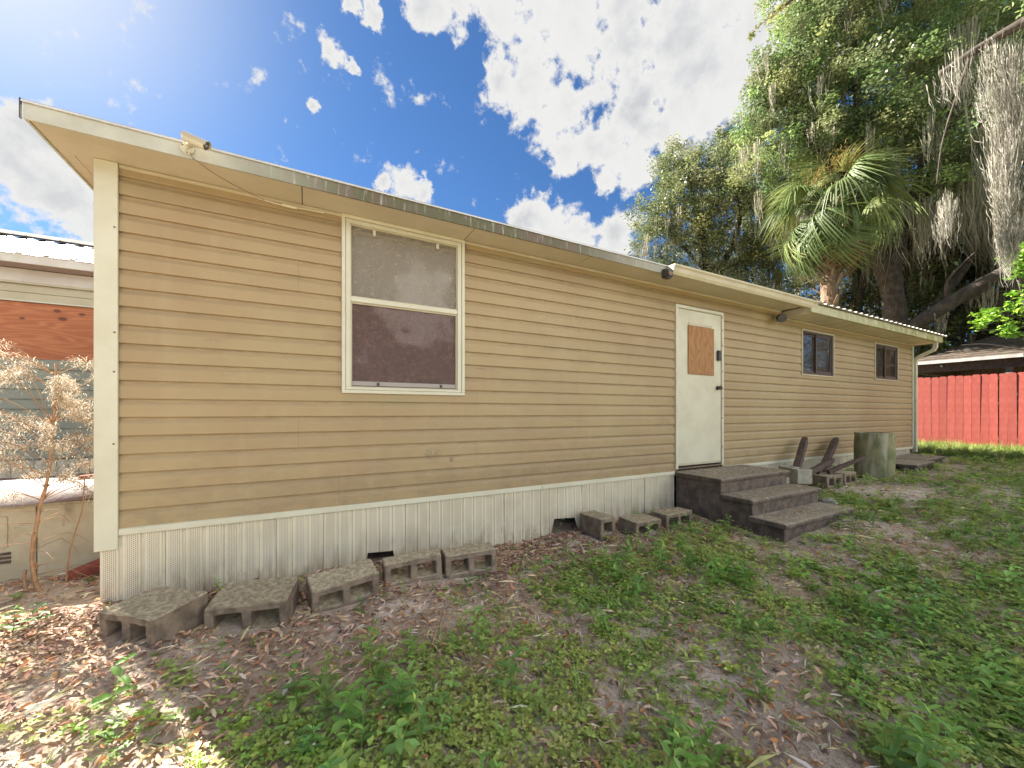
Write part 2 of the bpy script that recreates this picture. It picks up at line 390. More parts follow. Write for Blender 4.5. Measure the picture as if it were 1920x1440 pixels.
def topped(name, side, side2, top, top2, amt=.9):
    m = bpy.data.materials.new(name); m.use_nodes = True; t = m.node_tree; t.nodes.clear(); N = NT(t)
    co = N.n('ShaderNodeTexCoord').outputs['Object']
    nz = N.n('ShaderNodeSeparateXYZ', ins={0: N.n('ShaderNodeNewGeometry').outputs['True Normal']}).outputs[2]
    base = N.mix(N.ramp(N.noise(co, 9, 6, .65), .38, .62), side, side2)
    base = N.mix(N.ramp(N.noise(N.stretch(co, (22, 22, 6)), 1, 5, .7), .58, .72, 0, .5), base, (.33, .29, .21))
    top_tone = N.mix(N.ramp(N.noise(co, 26, 9, .8), .40, .62), top2, top)
    f = N.math('MULTIPLY', N.ramp(nz, .45, .85), N.ramp(N.noise(co, 6, 5, .6), .25, .5, .55, amt))  # upward faces take the paler tone, by the face normal
    col = N.mix(f, base, top_tone)
    col = N.mix(N.ramp(N.noise(co, 130, 3, .7), .62, .70, 0, .7), col, (.09, .07, .055))
    oi = N.n('ShaderNodeObjectInfo').outputs['Random']
    col = N.n('ShaderNodeHueSaturation', ins={'Value': N.ramp(oi, 0, 1, .85, 1.15, smooth=False), 'Color': col}).outputs[0]
    b = N.n('ShaderNodeBsdfPrincipled', ins={'Base Color': col, 'Roughness': .97, 'Specular IOR Level': .2})
    bn = N.n('ShaderNodeBump', ins={'Height': N.noise(co, 95, 6, .7), 'Strength': 1.0, 'Distance': .008}); t.links.new(bn.outputs[0], b.inputs['Normal'])
    o = N.n('ShaderNodeOutputMaterial'); t.links.new(b.outputs[0], o.inputs[0]); MATS[name] = m


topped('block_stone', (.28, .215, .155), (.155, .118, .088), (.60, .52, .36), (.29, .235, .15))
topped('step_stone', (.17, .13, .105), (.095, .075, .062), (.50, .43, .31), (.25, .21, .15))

# ------------------------------------------------------------------ helpers


def tag(o, label=None, cat=None, group=None, kind=None):
    if label: o['label'] = label
    if cat: o['category'] = cat
    if group: o['group'] = group
    if kind: o['kind'] = kind
    return o


def empty(name, loc=(0, 0, 0), rot=(0, 0, 0), **k):
    o = bpy.data.objects.new(name, None)
    o.empty_display_size = .2
    o.location = loc
    o.rotation_euler = rot
    COL.objects.link(o)
    return tag(o, **k)


def link(name, me, mat=None, parent=None, smooth=False, **k):
    o = bpy.data.objects.new(name, me)
    COL.objects.link(o)
    if mat is not None and len(me.materials) == 0:
        me.materials.append(MATS[mat] if isinstance(mat, str) else mat)
    if parent is not None:
        o.parent = parent
    if smooth:
        me.polygons.foreach_set('use_smooth', [True] * len(me.polygons))
    return tag(o, **k)


class MB:
    def __init__(s):
        s.v = []; s.f = []

    def add(s, vs, fs):
        b = len(s.v)
        s.v += [tuple(p) for p in vs]
        s.f += [tuple(i + b for i in f) for f in fs]
        return s

    def box(s, x0, x1, y0, y1, z0, z1):
        return s.add([(x0, y0, z0), (x1, y0, z0), (x1, y1, z0), (x0, y1, z0), (x0, y0, z1), (x1, y0, z1), (x1, y1, z1), (x0, y1, z1)],
                     [(0, 3, 2, 1), (4, 5, 6, 7), (0, 1, 5, 4), (1, 2, 6, 5), (2, 3, 7, 6), (3, 0, 4, 7)])

    def prism(s, prof, axis, a, b):
        """profile (2-D, counter-clockwise) extruded along an axis from a to b"""
        n = len(prof)
        def P(p, t):
            return {'x': (t, p[0], p[1]), 'y': (p[0], t, p[1]), 'z': (p[0], p[1], t)}[axis]
        vs = [P(p, a) for p in prof] + [P(p, b) for p in prof]
        fs = [(i, (i + 1) % n, n + (i + 1) % n, n + i) for i in range(n)]
        fs += [tuple(range(n - 1, -1, -1)), tuple(range(n, 2 * n))]
        return s.add(vs, fs)

    def tube(s, pts, rads, seg=8, cap=True):
        pts = [Vector(p) for p in pts]
        if not hasattr(rads, '__len__'):
            rads = [rads] * len(pts)
        rings = []
        up = None
        b0 = len(s.v)
        for i, p in enumerate(pts):
            d = (pts[min(i + 1, len(pts) - 1)] - pts[max(i - 1, 0)]).normalized()
            if up is None:
                up = Vector((0, 0, 1)) if abs(d.z) < .9 else Vector((1, 0, 0))
            a = d.cross(up).normalized(); bb = a.cross(d).normalized(); up = bb
            for k in range(seg):
                t = 2 * PI * k / seg
                s.v.append(tuple(p + (a * math.cos(t) + bb * math.sin(t)) * rads[i]))
        for i in range(len(pts) - 1):
            for k in range(seg):
                k2 = (k + 1) % seg
                s.f.append((b0 + i * seg + k, b0 + i * seg + k2, b0 + (i + 1) * seg + k2, b0 + (i + 1) * seg + k))
        if cap:
            s.f.append(tuple(b0 + k for k in range(seg - 1, -1, -1)))
            s.f.append(tuple(b0 + (len(pts) - 1) * seg + k for k in range(seg)))
        return s

    def frame(s, x0, x1, z0, z1, w, y0, y1, wt=None, wb=None):
        wt = w if wt is None else wt; wb = w if wb is None else wb
        s.box(x0, x1, y0, y1, z1 - wt, z1); s.box(x0, x1, y0, y1, z0, z0 + wb)
        s.box(x0, x0 + w, y0, y1, z0 + wb, z1 - wt); s.box(x1 - w, x1, y0, y1, z0 + wb, z1 - wt)
        return s

    def mesh(s, name, bevel=0, jitter=0, seg=1):
        me = bpy.data.meshes.new(name)
        me.from_pydata(s.v, [], s.f)
        bm = bmesh.new(); bm.from_mesh(me)
        bmesh.ops.recalc_face_normals(bm, faces=bm.faces)
        if bevel:
            bmesh.ops.bevel(bm, geom=list(bm.edges), offset=bevel, segments=seg, affect='EDGES', clamp_overlap=True)
        if jitter:
            for v in bm.verts:
                v.co += Vector(mnoise.noise_vector(v.co * 9 + Vector((3, 1, 7)))) * jitter
        bm.to_mesh(me); bm.free()
        return me

    def obj(s, name, mat, parent=None, bevel=0, smooth=False, jitter=0, seg=1, **k):
        return link(name, s.mesh(name, bevel, jitter, seg), mat, parent, smooth, **k)


def gz(x, y):
    """height of the ground"""
    px = [-60, -12, -1.2, 0, 1.2, 2.2, 4, 6.9, 11.3, 15, 22, 80]
    pz = [.2, .1, .01, -.03, -.09, -.06, .0, .15, .2, .27, .38, .6]
    base = np.interp(x, px, pz)
    fr = -.065 * np.clip(-np.asarray(y) - .3, 0, 4)
    return base + fr * np.interp(x, [-2, 4, 9, 14], [1, 1, .5, .1])


def gzn(x, y):
    x = np.asarray(x, float); y = np.asarray(y, float)
    b = .012 * np.sin(x * 3.1 + 1.3 * np.sin(y * 2.3)) + .010 * np.sin(y * 4.3 + 2 * np.sin(x * 1.7)) + .006 * np.sin(x * 9.7 + y * 7.1) + .005 * np.sin(y * 13.1 - x * 6.3)
    near = np.exp(-((np.clip(-.28 - y, -.28, None) * 0) ** 2))
    return gz(x, y) + b


def fast_mesh(name, verts, tris_or_quads, cols=None):
    """numpy arrays to a mesh; faces (n,3) or (n,4); cols one colour per vertex"""
    me = bpy.data.meshes.new(name)
    nv = len(verts); nf, k = tris_or_quads.shape
    me.vertices.add(nv)
    me.vertices.foreach_set('co', verts.astype(np.float32).ravel())
    me.loops.add(nf * k)
    me.loops.foreach_set('vertex_index', tris_or_quads.astype(np.int32).ravel())
    me.polygons.add(nf)
    me.polygons.foreach_set('loop_start', np.arange(0, nf * k, k, dtype=np.int32))
    me.polygons.foreach_set('loop_total', np.full(nf, k, dtype=np.int32))
    me.update(calc_edges=True)
    if cols is not None:
        a = me.color_attributes.new('Col', 'FLOAT_COLOR', 'POINT')
        c = np.ones((nv, 4), np.float32); c[:, :3] = cols
        a.data.foreach_set('color', c.ravel())
    return me


def rotz(a):
    c, s = np.cos(a), np.sin(a); z = np.zeros_like(a); o = np.ones_like(a)
    return np.stack([np.stack([c, -s, z], -1), np.stack([s, c, z], -1), np.stack([z, z, o], -1)], -2)


def rotx(a):
    c, s = np.cos(a), np.sin(a); z = np.zeros_like(a); o = np.ones_like(a)
    return np.stack([np.stack([o, z, z], -1), np.stack([z, c, -s], -1), np.stack([z, s, c], -1)], -2)


def scatter(tv, tf, pos, Rm, sc, col, vcol=None):
    """copies of a template (tv verts, tf faces) at pos with rotation Rm, scale sc, colour col -> arrays"""
    n = len(pos); V = len(tv)
    v = np.einsum('nij,vj->nvi', Rm, tv) * sc[:, None, None] + pos[:, None, :]
    f = tf[None] + (np.arange(n) * V)[:, None, None]
    c = np.repeat(col[:, None, :], V, 1)
    if vcol is not None:
        c = c * vcol[None]
    return v.reshape(-1, 3), f.reshape(-1, tf.shape[1]), c.reshape(-1, 3)


def merge(parts):
    vs, fs, cs = [], [], []; b = 0
    for v, f, c in parts:
        vs.append(v); fs.append(f + b); cs.append(c); b += len(v)
    return np.concatenate(vs), np.concatenate(fs), np.concatenate(cs)


def palette(n, cols, var=.15, w=None):
    cols = np.array(cols)
    idx = rng.choice(len(cols), n, p=w)
    c = cols[idx] * (1 + rng.normal(0, var, (n, 1)))
    c = c * (1 + rng.normal(0, var * .25, (n, 3)))
    return np.clip(c, .004, .9)


# ------------------------------------------------------------------ ground
def build_ground():
    def axis(c, lim, n):
        t = np.linspace(-1, 1, n)
        k = 7.5
        return c + np.sinh(t * k) / np.sinh(k) * lim
    xs = axis(3.0, 900, 260); ys = axis(-.5, 900, 260)
    X, Yy = np.meshgrid(xs, ys, indexing='ij')
    Z = gzn(X, Yy)
    v = np.stack([X, Yy, Z], -1).reshape(-1, 3)
    n = len(xs); m = len(ys)
    i = np.arange(n - 1)[:, None] * m + np.arange(m - 1)[None]
    f = np.stack([i, i + m, i + m + 1, i + 1], -1).reshape(-1, 4)
    me = fast_mesh('ground', v, f)
    link('ground', me, 'ground', None, True, kind='structure')


build_ground()

# ------------------------------------------------------------------ mobile home
home = empty('mobile_home', (0, 0, 0), label='long tan mobile home with lap siding, white perforated skirting and a white door', cat='mobile home')
X0, X1 = -1.10, 11.31
ZB, ZT, ZT2 = .455, 2.69, 2.60          # siding bottom, top, top under the far eave
# openings: x0,x1,z0,z1
OPEN = [(.262, 1.222, 1.338, 2.72), (3.995, 4.885, .46, 2.487), (6.90, 7.90, 1.785, 2.478), (9.51, 10.53, 1.815, 2.485)]
CH = .1145


def plank_profile(z0, z1, base):
    """(y,z) outline of lapped siding between z0 and z1; courses counted from base"""
    def yo(t):            # t in 0..1 up one course; sloped face standing out at the butt
        # dutch-lap vinyl: flat face below, a scooped recess in the upper part
        if t < .60: return -.0195 + .0025 * t / .6
        q = min(1, (t - .60) / .28)
        return -.0170 + .0120 * (q * q * (3 - 2 * q))
    pts = []
    k = math.floor((z0 - base) / CH + 1e-6)
    z = z0
    while z < z1 - 1e-6:
        zc = base + k * CH
        top = min(zc + CH, z1)
        if z <= zc + 1e-6:
            pts.append((-.003, zc + .0005)); pts.append((yo(0) + .0025, zc + .0007)); pts.append((yo(0), zc + .004))
        else:
            pts.append((yo((z - zc) / CH), z))
        for t in (.58, .67, .74, .81, .88):
            zz = zc + t * CH
            if z < zz < top - 1e-4:
                pts.append((yo(t), zz))
        pts.append((yo((top - zc) / CH), top))
        z = top; k += 1
    return pts


def plank(x0, x1, z0, z1):
    prof = plank_profile(z0, z1, ZB)
    n = len(prof)
    mb = MB()
    vs = [(x0, p[0], p[1]) for p in prof] + [(x1, p[0], p[1]) for p in prof]
    fs = [(i, n + i, n + i + 1, i + 1) for i in range(n - 1)]
    mb.add(vs, fs)
    # lapped end of the panel, standing 1 mm proud so that the seam shows
    return mb.obj('siding_plank', 'siding', home)


def subtract(r, ops):
    out = [r]
    for ox0, ox1, oz0, oz1 in ops:
        nxt = []
        for x0, x1, z0, z1 in out:
            if ox1 <= x0 or ox0 >= x1 or oz1 <= z0 or oz0 >= z1:
                nxt.append((x0, x1, z0, z1)); continue
            if ox0 > x0: nxt.append((x0, ox0, z0, z1))
            if ox1 < x1: nxt.append((ox1, x1, z0, z1))
            mx0, mx1 = max(x0, ox0), min(x1, ox1)
            if oz0 > z0 + .003: nxt.append((mx0, mx1, z0, oz0))
            if oz1 < z1 - .003: nxt.append((mx0, mx1, oz1, z1))
        out = nxt
    return out


seamsets = [(.22, 3.2, 6.1, 8.9), (1.36, 2.9, 5.5, 8.3), (-.05, 2.5, 5.1, 7.9), (1.36, 3.6, 6.1, 9.3), (.22, 2.5, 5.5, 8.3)]
row = 0
z = ZB
while z < ZT - .01:
    for (xa, xb, top) in ((X0 + .078, 6.30, ZT), (6.30, X1 - .02, ZT2)):
        z1 = min(z + 2 * CH, top)
        if z1 - z < .02: continue
        cuts = [xa] + [q for q in seamsets[row % 5] if xa + .3 < q < xb - .3] + [xb]
        for i in range(len(cuts) - 1):
            for r in subtract((cuts[i] + (.0004 if i else 0), cuts[i + 1] - .0004, z, z1), OPEN):
                plank(*r)
    z += 2 * CH
    row += 1

# wall shell behind the siding: solid body with openings left as dark recesses
mb = MB()
mb.box(X0 + .01, X1 - .01, .10, 3.5, ZB, 2.70)
mb.obj('wall', 'interior', home)
MB().box(X0, X0 + .012, -.004, 3.5, ZB, 2.695).obj('end_wall', 'siding', home)
MB().box(X1 - .012, X1, -.002, 3.5, ZB, 2.595).obj('end_wall', 'siding', home)
MB().box(X0, X1, 3.5, 3.52, ZB, 2.695).obj('rear_wall', 'siding', home)
# thin seal behind plank joints
mb = MB()
for r in subtract((X0 + .02, X1 - .02, ZB, 2.69), OPEN):
    mb.box(r[0], r[1], .0, .006, r[2], r[3])
mb.obj('sheathing', 'interior', home)

# corner posts
def Lpost(x0, x1, y0, y1, z0, z1, name='corner_post'):
    mb = MB()
    mb.box(x0, x1, y0, y0 + .018, z0, z1)
    mb.box(x0, x0 + .018, y0 + .018, y1, z0, z1)
    o = mb.obj(name, 'trim_white', home, bevel=.003)
    return o


Lpost(X0 - .022, X0 + .085, -.036, .09, .335, 2.6965)
mb = MB().box(X1 - .035, X1 + .02, -.03, -.012, .44, 2.60).box(X1 + .002, X1 + .02, -.012, .09, .44, 2.60)
mb.obj('corner_post', 'trim_white', home, bevel=.002)
sm = bpy.data.meshes.new('screw')
_b = bmesh.new(); bmesh.ops.create_cone(_b, cap_ends=True, segments=8, radius1=.0065, radius2=.005, depth=.004); _b.to_mesh(sm); _b.free()
sm.materials.append(MATS['rust_metal'])
for sx, sz in ((X0 + .07, 1.66), (X0 + .068, 1.42), (X0 + .07, 2.30), (X0 + .066, .98)):
    o = link('screw', sm, None, home); o.location = (sx, -.038, sz); o.rotation_euler = (R(90), 0, 0)

# starter strip and frieze trims
for a, b in ((X0 + .086, 2.05), (2.054, 3.965), (4.93, 7.6), (7.604, 9.5), (9.504, X1 - .036)):
    MB().prism([(-.032, .418), (-.030, .452), (-.020, .459), (0, .459), (0, .418)], 'x', a, b).obj('skirting_rail', 'trim_white', home, bevel=.0015)
for a, b, zz in ((X0 + .086, 1.9, 2.695), (1.903, 4.4, 2.695), (4.403, 6.285, 2.695), (6.30, 8.8, 2.607), (8.803, X1 - .036, 2.607)):
    MB().box(a, b, -.026, -.002, zz - .022, zz).obj('frieze_trim', 'trim_cream', home, bevel=.002)
MB().box(6.286, 6.299, -.026, -.002, 2.585, 2.695).obj('frieze_trim', 'trim_cream', home, bevel=.001)

# skirting: 12-inch panels, three grooves each, bottom edge following the ground, two openings torn out
HOLES = [(.405, .43, .625, .65, -.2, .06), (2.155, 2.205, 2.45, 2.495, -.2, .10)]


def skirt_panel(xa, xb, y_=0.0, top=.42, holes=HOLES, fold=0):
    xs = []
    k0 = math.floor((xa + 1.10) / .1016)
    prof = [(0, -.010), (.68, -.010), (.74, -.0125), (.80, -.0125), (.85, -.001), (.94, -.001), (.985, -.010)]
    for k in range(k0, k0 + 40):
        for t, yy in prof:
            x = -1.10 + (k + t) * .1016
            if xa - 1e-6 <= x <= xb + 1e-6:
                xs.append((x, yy))
    xs = [(xa, -.010)] + xs + [(xb, -.010)]
    extra = []
    for h in holes:
        for q in (h[0], h[1], h[2], h[3]):
            if xa < q < xb:
                yy = np.interp(q, [p[0] for p in xs], [p[1] for p in xs])
                extra.append((q, float(yy)))
    xs = sorted(set(xs + extra))
    vs, fs = [], []
    def bot(x):
        b = float(gz(x, 0)) - .02 + .006 * math.sin(x * 31) + .004 * math.sin(x * 77)
        for h in holes:
            if h[0] <= x <= h[3]:
                hz = float(np.interp(x, [h[0], h[1], h[2], h[3]], [-.15, h[5], h[5] - .012, -.15]))
                b = max(b, hz)
        return b
    for i, (x, yy) in enumerate(xs):
        lean = fold * (x - xa) / (xb - xa)
        vs.append((x, y_ + yy - lean, bot(x))); vs.append((x, y_ + yy, top))
    for i in range(len(xs) - 1):
        fs.append((2 * i, 2 * i + 2, 2 * i + 3, 2 * i + 1))
    return MB().add(vs, fs).obj('skirting_panel', 'skirting', home)


x = X0
i = 0
while x < 3.96:
    xb = min(x + .3048, 3.965)
    skirt_panel(x, xb - .001, y_=-.004 + .0025 * ((i * 7) % 3 - 1), fold=.03 if i in (11,) else (.012 if i in (5, 8) else 0))
    x = xb; i += 1
x = 5.36 - .02
while x < 9.55:
    xb = min(x + .3048, 9.6)
    skirt_panel(x, xb - .001, y_=-.003 + .002 * ((i * 5) % 3 - 1)); x = xb; i += 1
# block foundation at the far end
for a, b, z0, z1 in ((9.60, 9.99, .23, .415), (9.995, 10.39, .23, .415), (10.395, 10.79, .23, .415), (10.795, 11.19, .23, .415), (9.60, 9.79, .03, .225), (9.795, 10.19, .03, .225), (10.195, 10.59, .03, .225), (10.595, 10.99, .03, .225), (10.995, 11.19, .03, .225)):
    MB().box(a, b, -.01, .18, z0, z1).obj('foundation_block', 'concrete_light', home, bevel=.004)
# the other sides of the skirt, seen only from aside
mb = MB()
mb.box(X0 - .004, X0 + .006, .0, 3.5, -.1, .44); mb.box(X1 - .03, X1 - .02, .2, 3.5, 0, .44); mb.box(X0, X1, 3.5, 3.51, -.1, .44)
mb.obj('rear_skirting', 'skirting', home)
mb = MB()
for k in range(5):
    for xx in (.49 + 2.44 * k,):
        for j in range(3):
            mb.box(xx, xx + .4, .35, .75, -.1 + j * .18, .07 + j * .18)
mb.obj('pier', 'concrete_dark', home, bevel=.005)

# ---- roof and eaves
FY = -.30
MB().box(X0 - .19, 6.45, FY, FY + .012, 2.692, 2.782).obj('fascia', 'fascia', home)
MB().box(X0 - .19, X0 - .178, FY + .012, 3.7, 2.692, 2.782).obj('rake_fascia', 'fascia', home)
mb = MB()
mb.prism([(FY - .010, 2.783), (3.72, 2.783), (3.72, 2.789), (1.7, 3.02), (FY - .006, 2.789)], 'x', X0 - .2, 6.45)
mb.box(X0 - .2, 6.45, FY - .010, FY - .002, 2.774, 2.783)
mb.obj('roof', 'roof_metal', home)
MB().box(X0 - .201, X0 - .196, FY - .011, FY + .004, 2.688, 2.790).obj('drip_edge', 'brown_frame', home)
# soffit panels with open joints
cuts = [X0 - .178, -.025, 1.235, 2.46, 3.68, 4.60, 5.60, 6.30]
for i in range(len(cuts) - 1):
    MB().box(cuts[i] + .003, cuts[i + 1] - .003, FY + .013, -.003, 2.698 + .0006 * (i % 3), 2.704).obj('soffit_panel', 'soffit', home)
MB().box(X0 - .177, X0 - .115, -.001, 3.5, 2.699, 2.705).obj('soffit_panel', 'soffit', home)
MB().box(X0 - .113, X0 - .004, -.004 + .1, 3.5, 2.6995, 2.7055).obj('soffit_panel', 'soffit', home)
MB().box(X0 - .113, X0 - .024, -.001, .098, 2.6998, 2.7055).obj('soffit_panel', 'soffit', home)
MB().box(X0 - .1, 6.3, FY + .02, .1, 2.709, 2.72).obj('eave_blocking', 'dark_gap', home)
# far eave: lower, deeper, ribbed metal above
BY = -.385
MB().box(6.37, X1 + .30, BY, BY + .05, 2.615, 2.735).obj('eave_beam', 'eave_beam', home, bevel=.004)
MB().box(6.37, 6.40, BY + .05, -.0, 2.60, 2.70).obj('eave_end_board', 'soffit', home)
n = 13
for k in range(n):
    a = 6.40 + k * (X1 + .28 - 6.40) / n; b = 6.40 + (k + 1) * (X1 + .28 - 6.40) / n
    MB().prism([(a + .002, 2.614), (a + .36 * .5, 2.614), (a + .19, 2.620), (b - .002, 2.620), (b - .002, 2.628), (a + .002, 2.628)], 'y', BY + .052, -.001).obj('soffit_slat', 'soffit', home)
MB().box(X1 + .28, X1 + .30, BY + .05, 3.6, 2.615, 2.735).obj('rake_fascia', 'eave_beam', home)
# ribbed roof sheets with their white rib ends
prof_top = []
p = 6.43; rib = .2286
pts = []
while p < X1 + .34:
    pts += [(p, 2.745), (p + .07, 2.745), (p + .085, 2.768), (p + .125, 2.768), (p + .14, 2.745)]
    p += .19
vs, fs = [], []
for (xx, zz) in pts:
    vs += [(xx, BY - .045, zz), (xx, 1.7, zz + .20), (xx, 3.7, zz)]
for i in range(len(pts) - 1):
    for j in (0, 1):
        fs.append((3 * i + j, 3 * i + 3 + j, 3 * i + 4 + j, 3 * i + 1 + j))
MB().add(vs, fs).obj('ribbed_roof', 'roof_metal', home)
# gutter
gp = [(-.312, 2.775), (-.312, 2.682), (-.33, 2.672), (-.375, 2.672), (-.392, 2.70), (-.398, 2.74), (-.414, 2.757), (-.414, 2.775),
      (-.408, 2.775), (-.408, 2.760), (-.392, 2.742), (-.386, 2.702), (-.372, 2.678), (-.332, 2.678), (-.318, 2.688), (-.318, 2.775)]
mb = MB().prism(gp, 'x', 3.50, 6.52)
mb.prism([(-.312, 2.775), (-.312, 2.682), (-.33, 2.672), (-.375, 2.672), (-.392, 2.70), (-.398, 2.74), (-.414, 2.757), (-.414, 2.775)], 'x', 3.492, 3.4995)
mb.prism([(-.312, 2.775), (-.312, 2.682), (-.33, 2.672), (-.375, 2.672), (-.392, 2.70), (-.398, 2.74), (-.414, 2.757), (-.414, 2.775)], 'x', 6.5205, 6.528)
gut = mb.obj('gutter', 'trim_cream', home)
# downspout with two elbows at the far corner
ds = MB()
def rect_path(mb, pts, w, d):
    """rectangular pipe; pts list of (point, tangent)"""
    b0 = len(mb.v)
    for p, t in pts:
        p = Vector(p); t = Vector(t).normalized()
        a = Vector((1, 0, 0)) if abs(t.x) < .9 else Vector((0, 1, 0))
        a = (a - t * a.dot(t)).normalized(); b = t.cross(a)
        for sx, sy in ((-1, -1), (1, -1), (1, 1), (-1, 1)):
            mb.v.append(tuple(p + a * sx * w / 2 + b * sy * d / 2))
    n = len(pts)
    for i in range(n - 1):
        for k in range(4):
            mb.f.append((b0 + i * 4 + k, b0 + i * 4 + (k + 1) % 4, b0 + i * 4 + 4 + (k + 1) % 4, b0 + i * 4 + 4 + k))
    mb.f.append(tuple(b0 + k for k in (3, 2, 1, 0))); mb.f.append(tuple(b0 + (n - 1) * 4 + k for k in range(4)))
rect_path(ds, [((11.40, -.33, 2.615), (0, 0, -1)), ((11.40, -.33, 2.52), (0, .1, -1)), ((11.40, -.30, 2.46), (0, .6, -.8)), ((11.39, -.13, 2.37), (0, .9, -.4)),
               ((11.38, -.06, 2.31), (0, .5, -.9)), ((11.375, -.035, 2.22), (0, 0, -1)), ((11.375, -.035, .34), (0, 0, -1))], .075, .06)
dso = ds.obj('downspout', 'trim_white', home)
MB().box(11.33, 11.42, -.072, -.0, 1.42, 1.435).obj('strap', 'steel', dso)

# ---- big window
def big_window():
    win = MB().frame(.24, 1.24, 1.322, 2.697, .026, -.034, -.004).obj('window', 'trim_white', home, bevel=.002)
    MB().frame(.268, 1.212, 1.35, 2.668, .036, -.026, .03, wt=.03, wb=.02).obj('frame', 'trim_white', win, bevel=.002)
    MB().frame(.304, 1.176, 2.075, 2.638, .008, -.006, .02).obj('sash', 'trim_cream', win, bevel=.001)
    MB().box(.304, 1.176, -.022, .012, 2.035, 2.0745).obj('meeting_rail', 'trim_white', win, bevel=.003)
    MB().frame(.304, 1.176, 1.37, 2.0345, .012, -.010, .02, wb=.008).obj('sash', 'trim_cream', win, bevel=.001)
    MB().box(.312, 1.168, .004, .008, 2.084, 2.629).obj('pane', 'glass_upper', win)
    MB().box(.317, 1.163, .004, .008, 1.378, 2.022).obj('pane', 'glass_lower', win)
    m = M('blind', (.42, .38, .32), (.34, .30, .26), rough=.9, scale=3)
    MB().box(.312, 1.168, .055, .06, 2.06, 2.585).obj('blind', 'blind', win)
    MB().box(.31, 1.17, .03, .06, 2.592, 2.612).obj('headrail', 'trim_white', win)
    MB().box(.312, 1.168, .012, .016, 2.613, 2.629).obj('dark_strip', 'dark_gap', win)  # dark strip set behind the glass above the headrail
    m2 = M('screen', (.085, .055, .055), (.11, .075, .065), rough=.95, scale=2)
    MB().box(.317, 1.163, .075, .08, 1.37, 2.05).obj('screen', 'screen', win)
    r = MB().box(.318, 1.162, -.004, .003, 1.384, 1.418).obj('bottom_rail', 'trim_cream', win)
    M('rail_grey', (.30, .27, .24), rough=.6); r.data.materials[0] = MATS['rail_grey']
    for cx in (.50, 1.02):
        MB().box(cx, cx + .02, -.010, -.0045, 1.386, 1.412).obj('latch', 'black_plastic', win)
        MB().box(cx - .03, cx - .008, -.010, .003, 2.585, 2.625).obj('clip', 'trim_white', win)
    MB().box(1.2405, 1.262, -.03, -.018, 2.62, 2.66).obj('rusty_bracket', 'rust_metal', win)
big_window()


def slider(x0, x1, z0, z1):
    win = MB().frame(x0, x1, z0, z1, .022, -.030, -.004).obj('window', 'trim_cream', home, bevel=.002)
    a, b, c, d = x0 + .023, x1 - .023, z0 + .023, z1 - .023
    MB().frame(a, b, c, d, .032, -.020, .03).obj('frame', 'brown_frame', win, bevel=.002)
    mid = a + (b - a) * .46
    MB().frame(a + .033, mid + .035, c + .033, d - .033, .03, .012, .028).obj('sash', 'brown_frame', win)
    MB().frame(mid - .01, b - .033, c + .033, d - .033, .034, -.010, .010).obj('sash', 'brown_frame', win)
    MB().box(a + .064, mid - .012, .018, .021, c + .064, d - .064).obj('pane', 'glass_small', win)
    MB().box(mid + .025, b - .068, -.002, .001, c + .068, d - .068).obj('pane', 'glass_small', win)
    if 'curtain' not in MATS:
        M('curtain', (.34, .26, .16), (.26, .19, .12), rough=.9, scale=4, streak=((25, 25, 1), .5, .8, .6), c3=(.18, .13, .09))
        M('curtain_dark', (.13, .075, .055), (.09, .05, .04), rough=.9, scale=4)
    pr = MB(); n = 14
    for nm, p, q, mt in (('curtain', mid + .01, b - .035, 'curtain'), ('curtain', a + .035, mid + .005, 'curtain_dark')):
        vs, fs = [], []
        for k in range(n + 1):
            xx = p + (q - p) * k / n
            yy = .055 + .008 * math.sin(k * 2.4)
            vs += [(xx, yy, c + .034), (xx, yy, d - .034)]
            if k: fs.append((2 * k - 2, 2 * k, 2 * k + 1, 2 * k - 1))
        MB().add(vs, fs).obj(nm, mt, win)


slider(6.885, 7.915, 1.765, 2.495)
slider(9.49, 10.55, 1.80, 2.505)


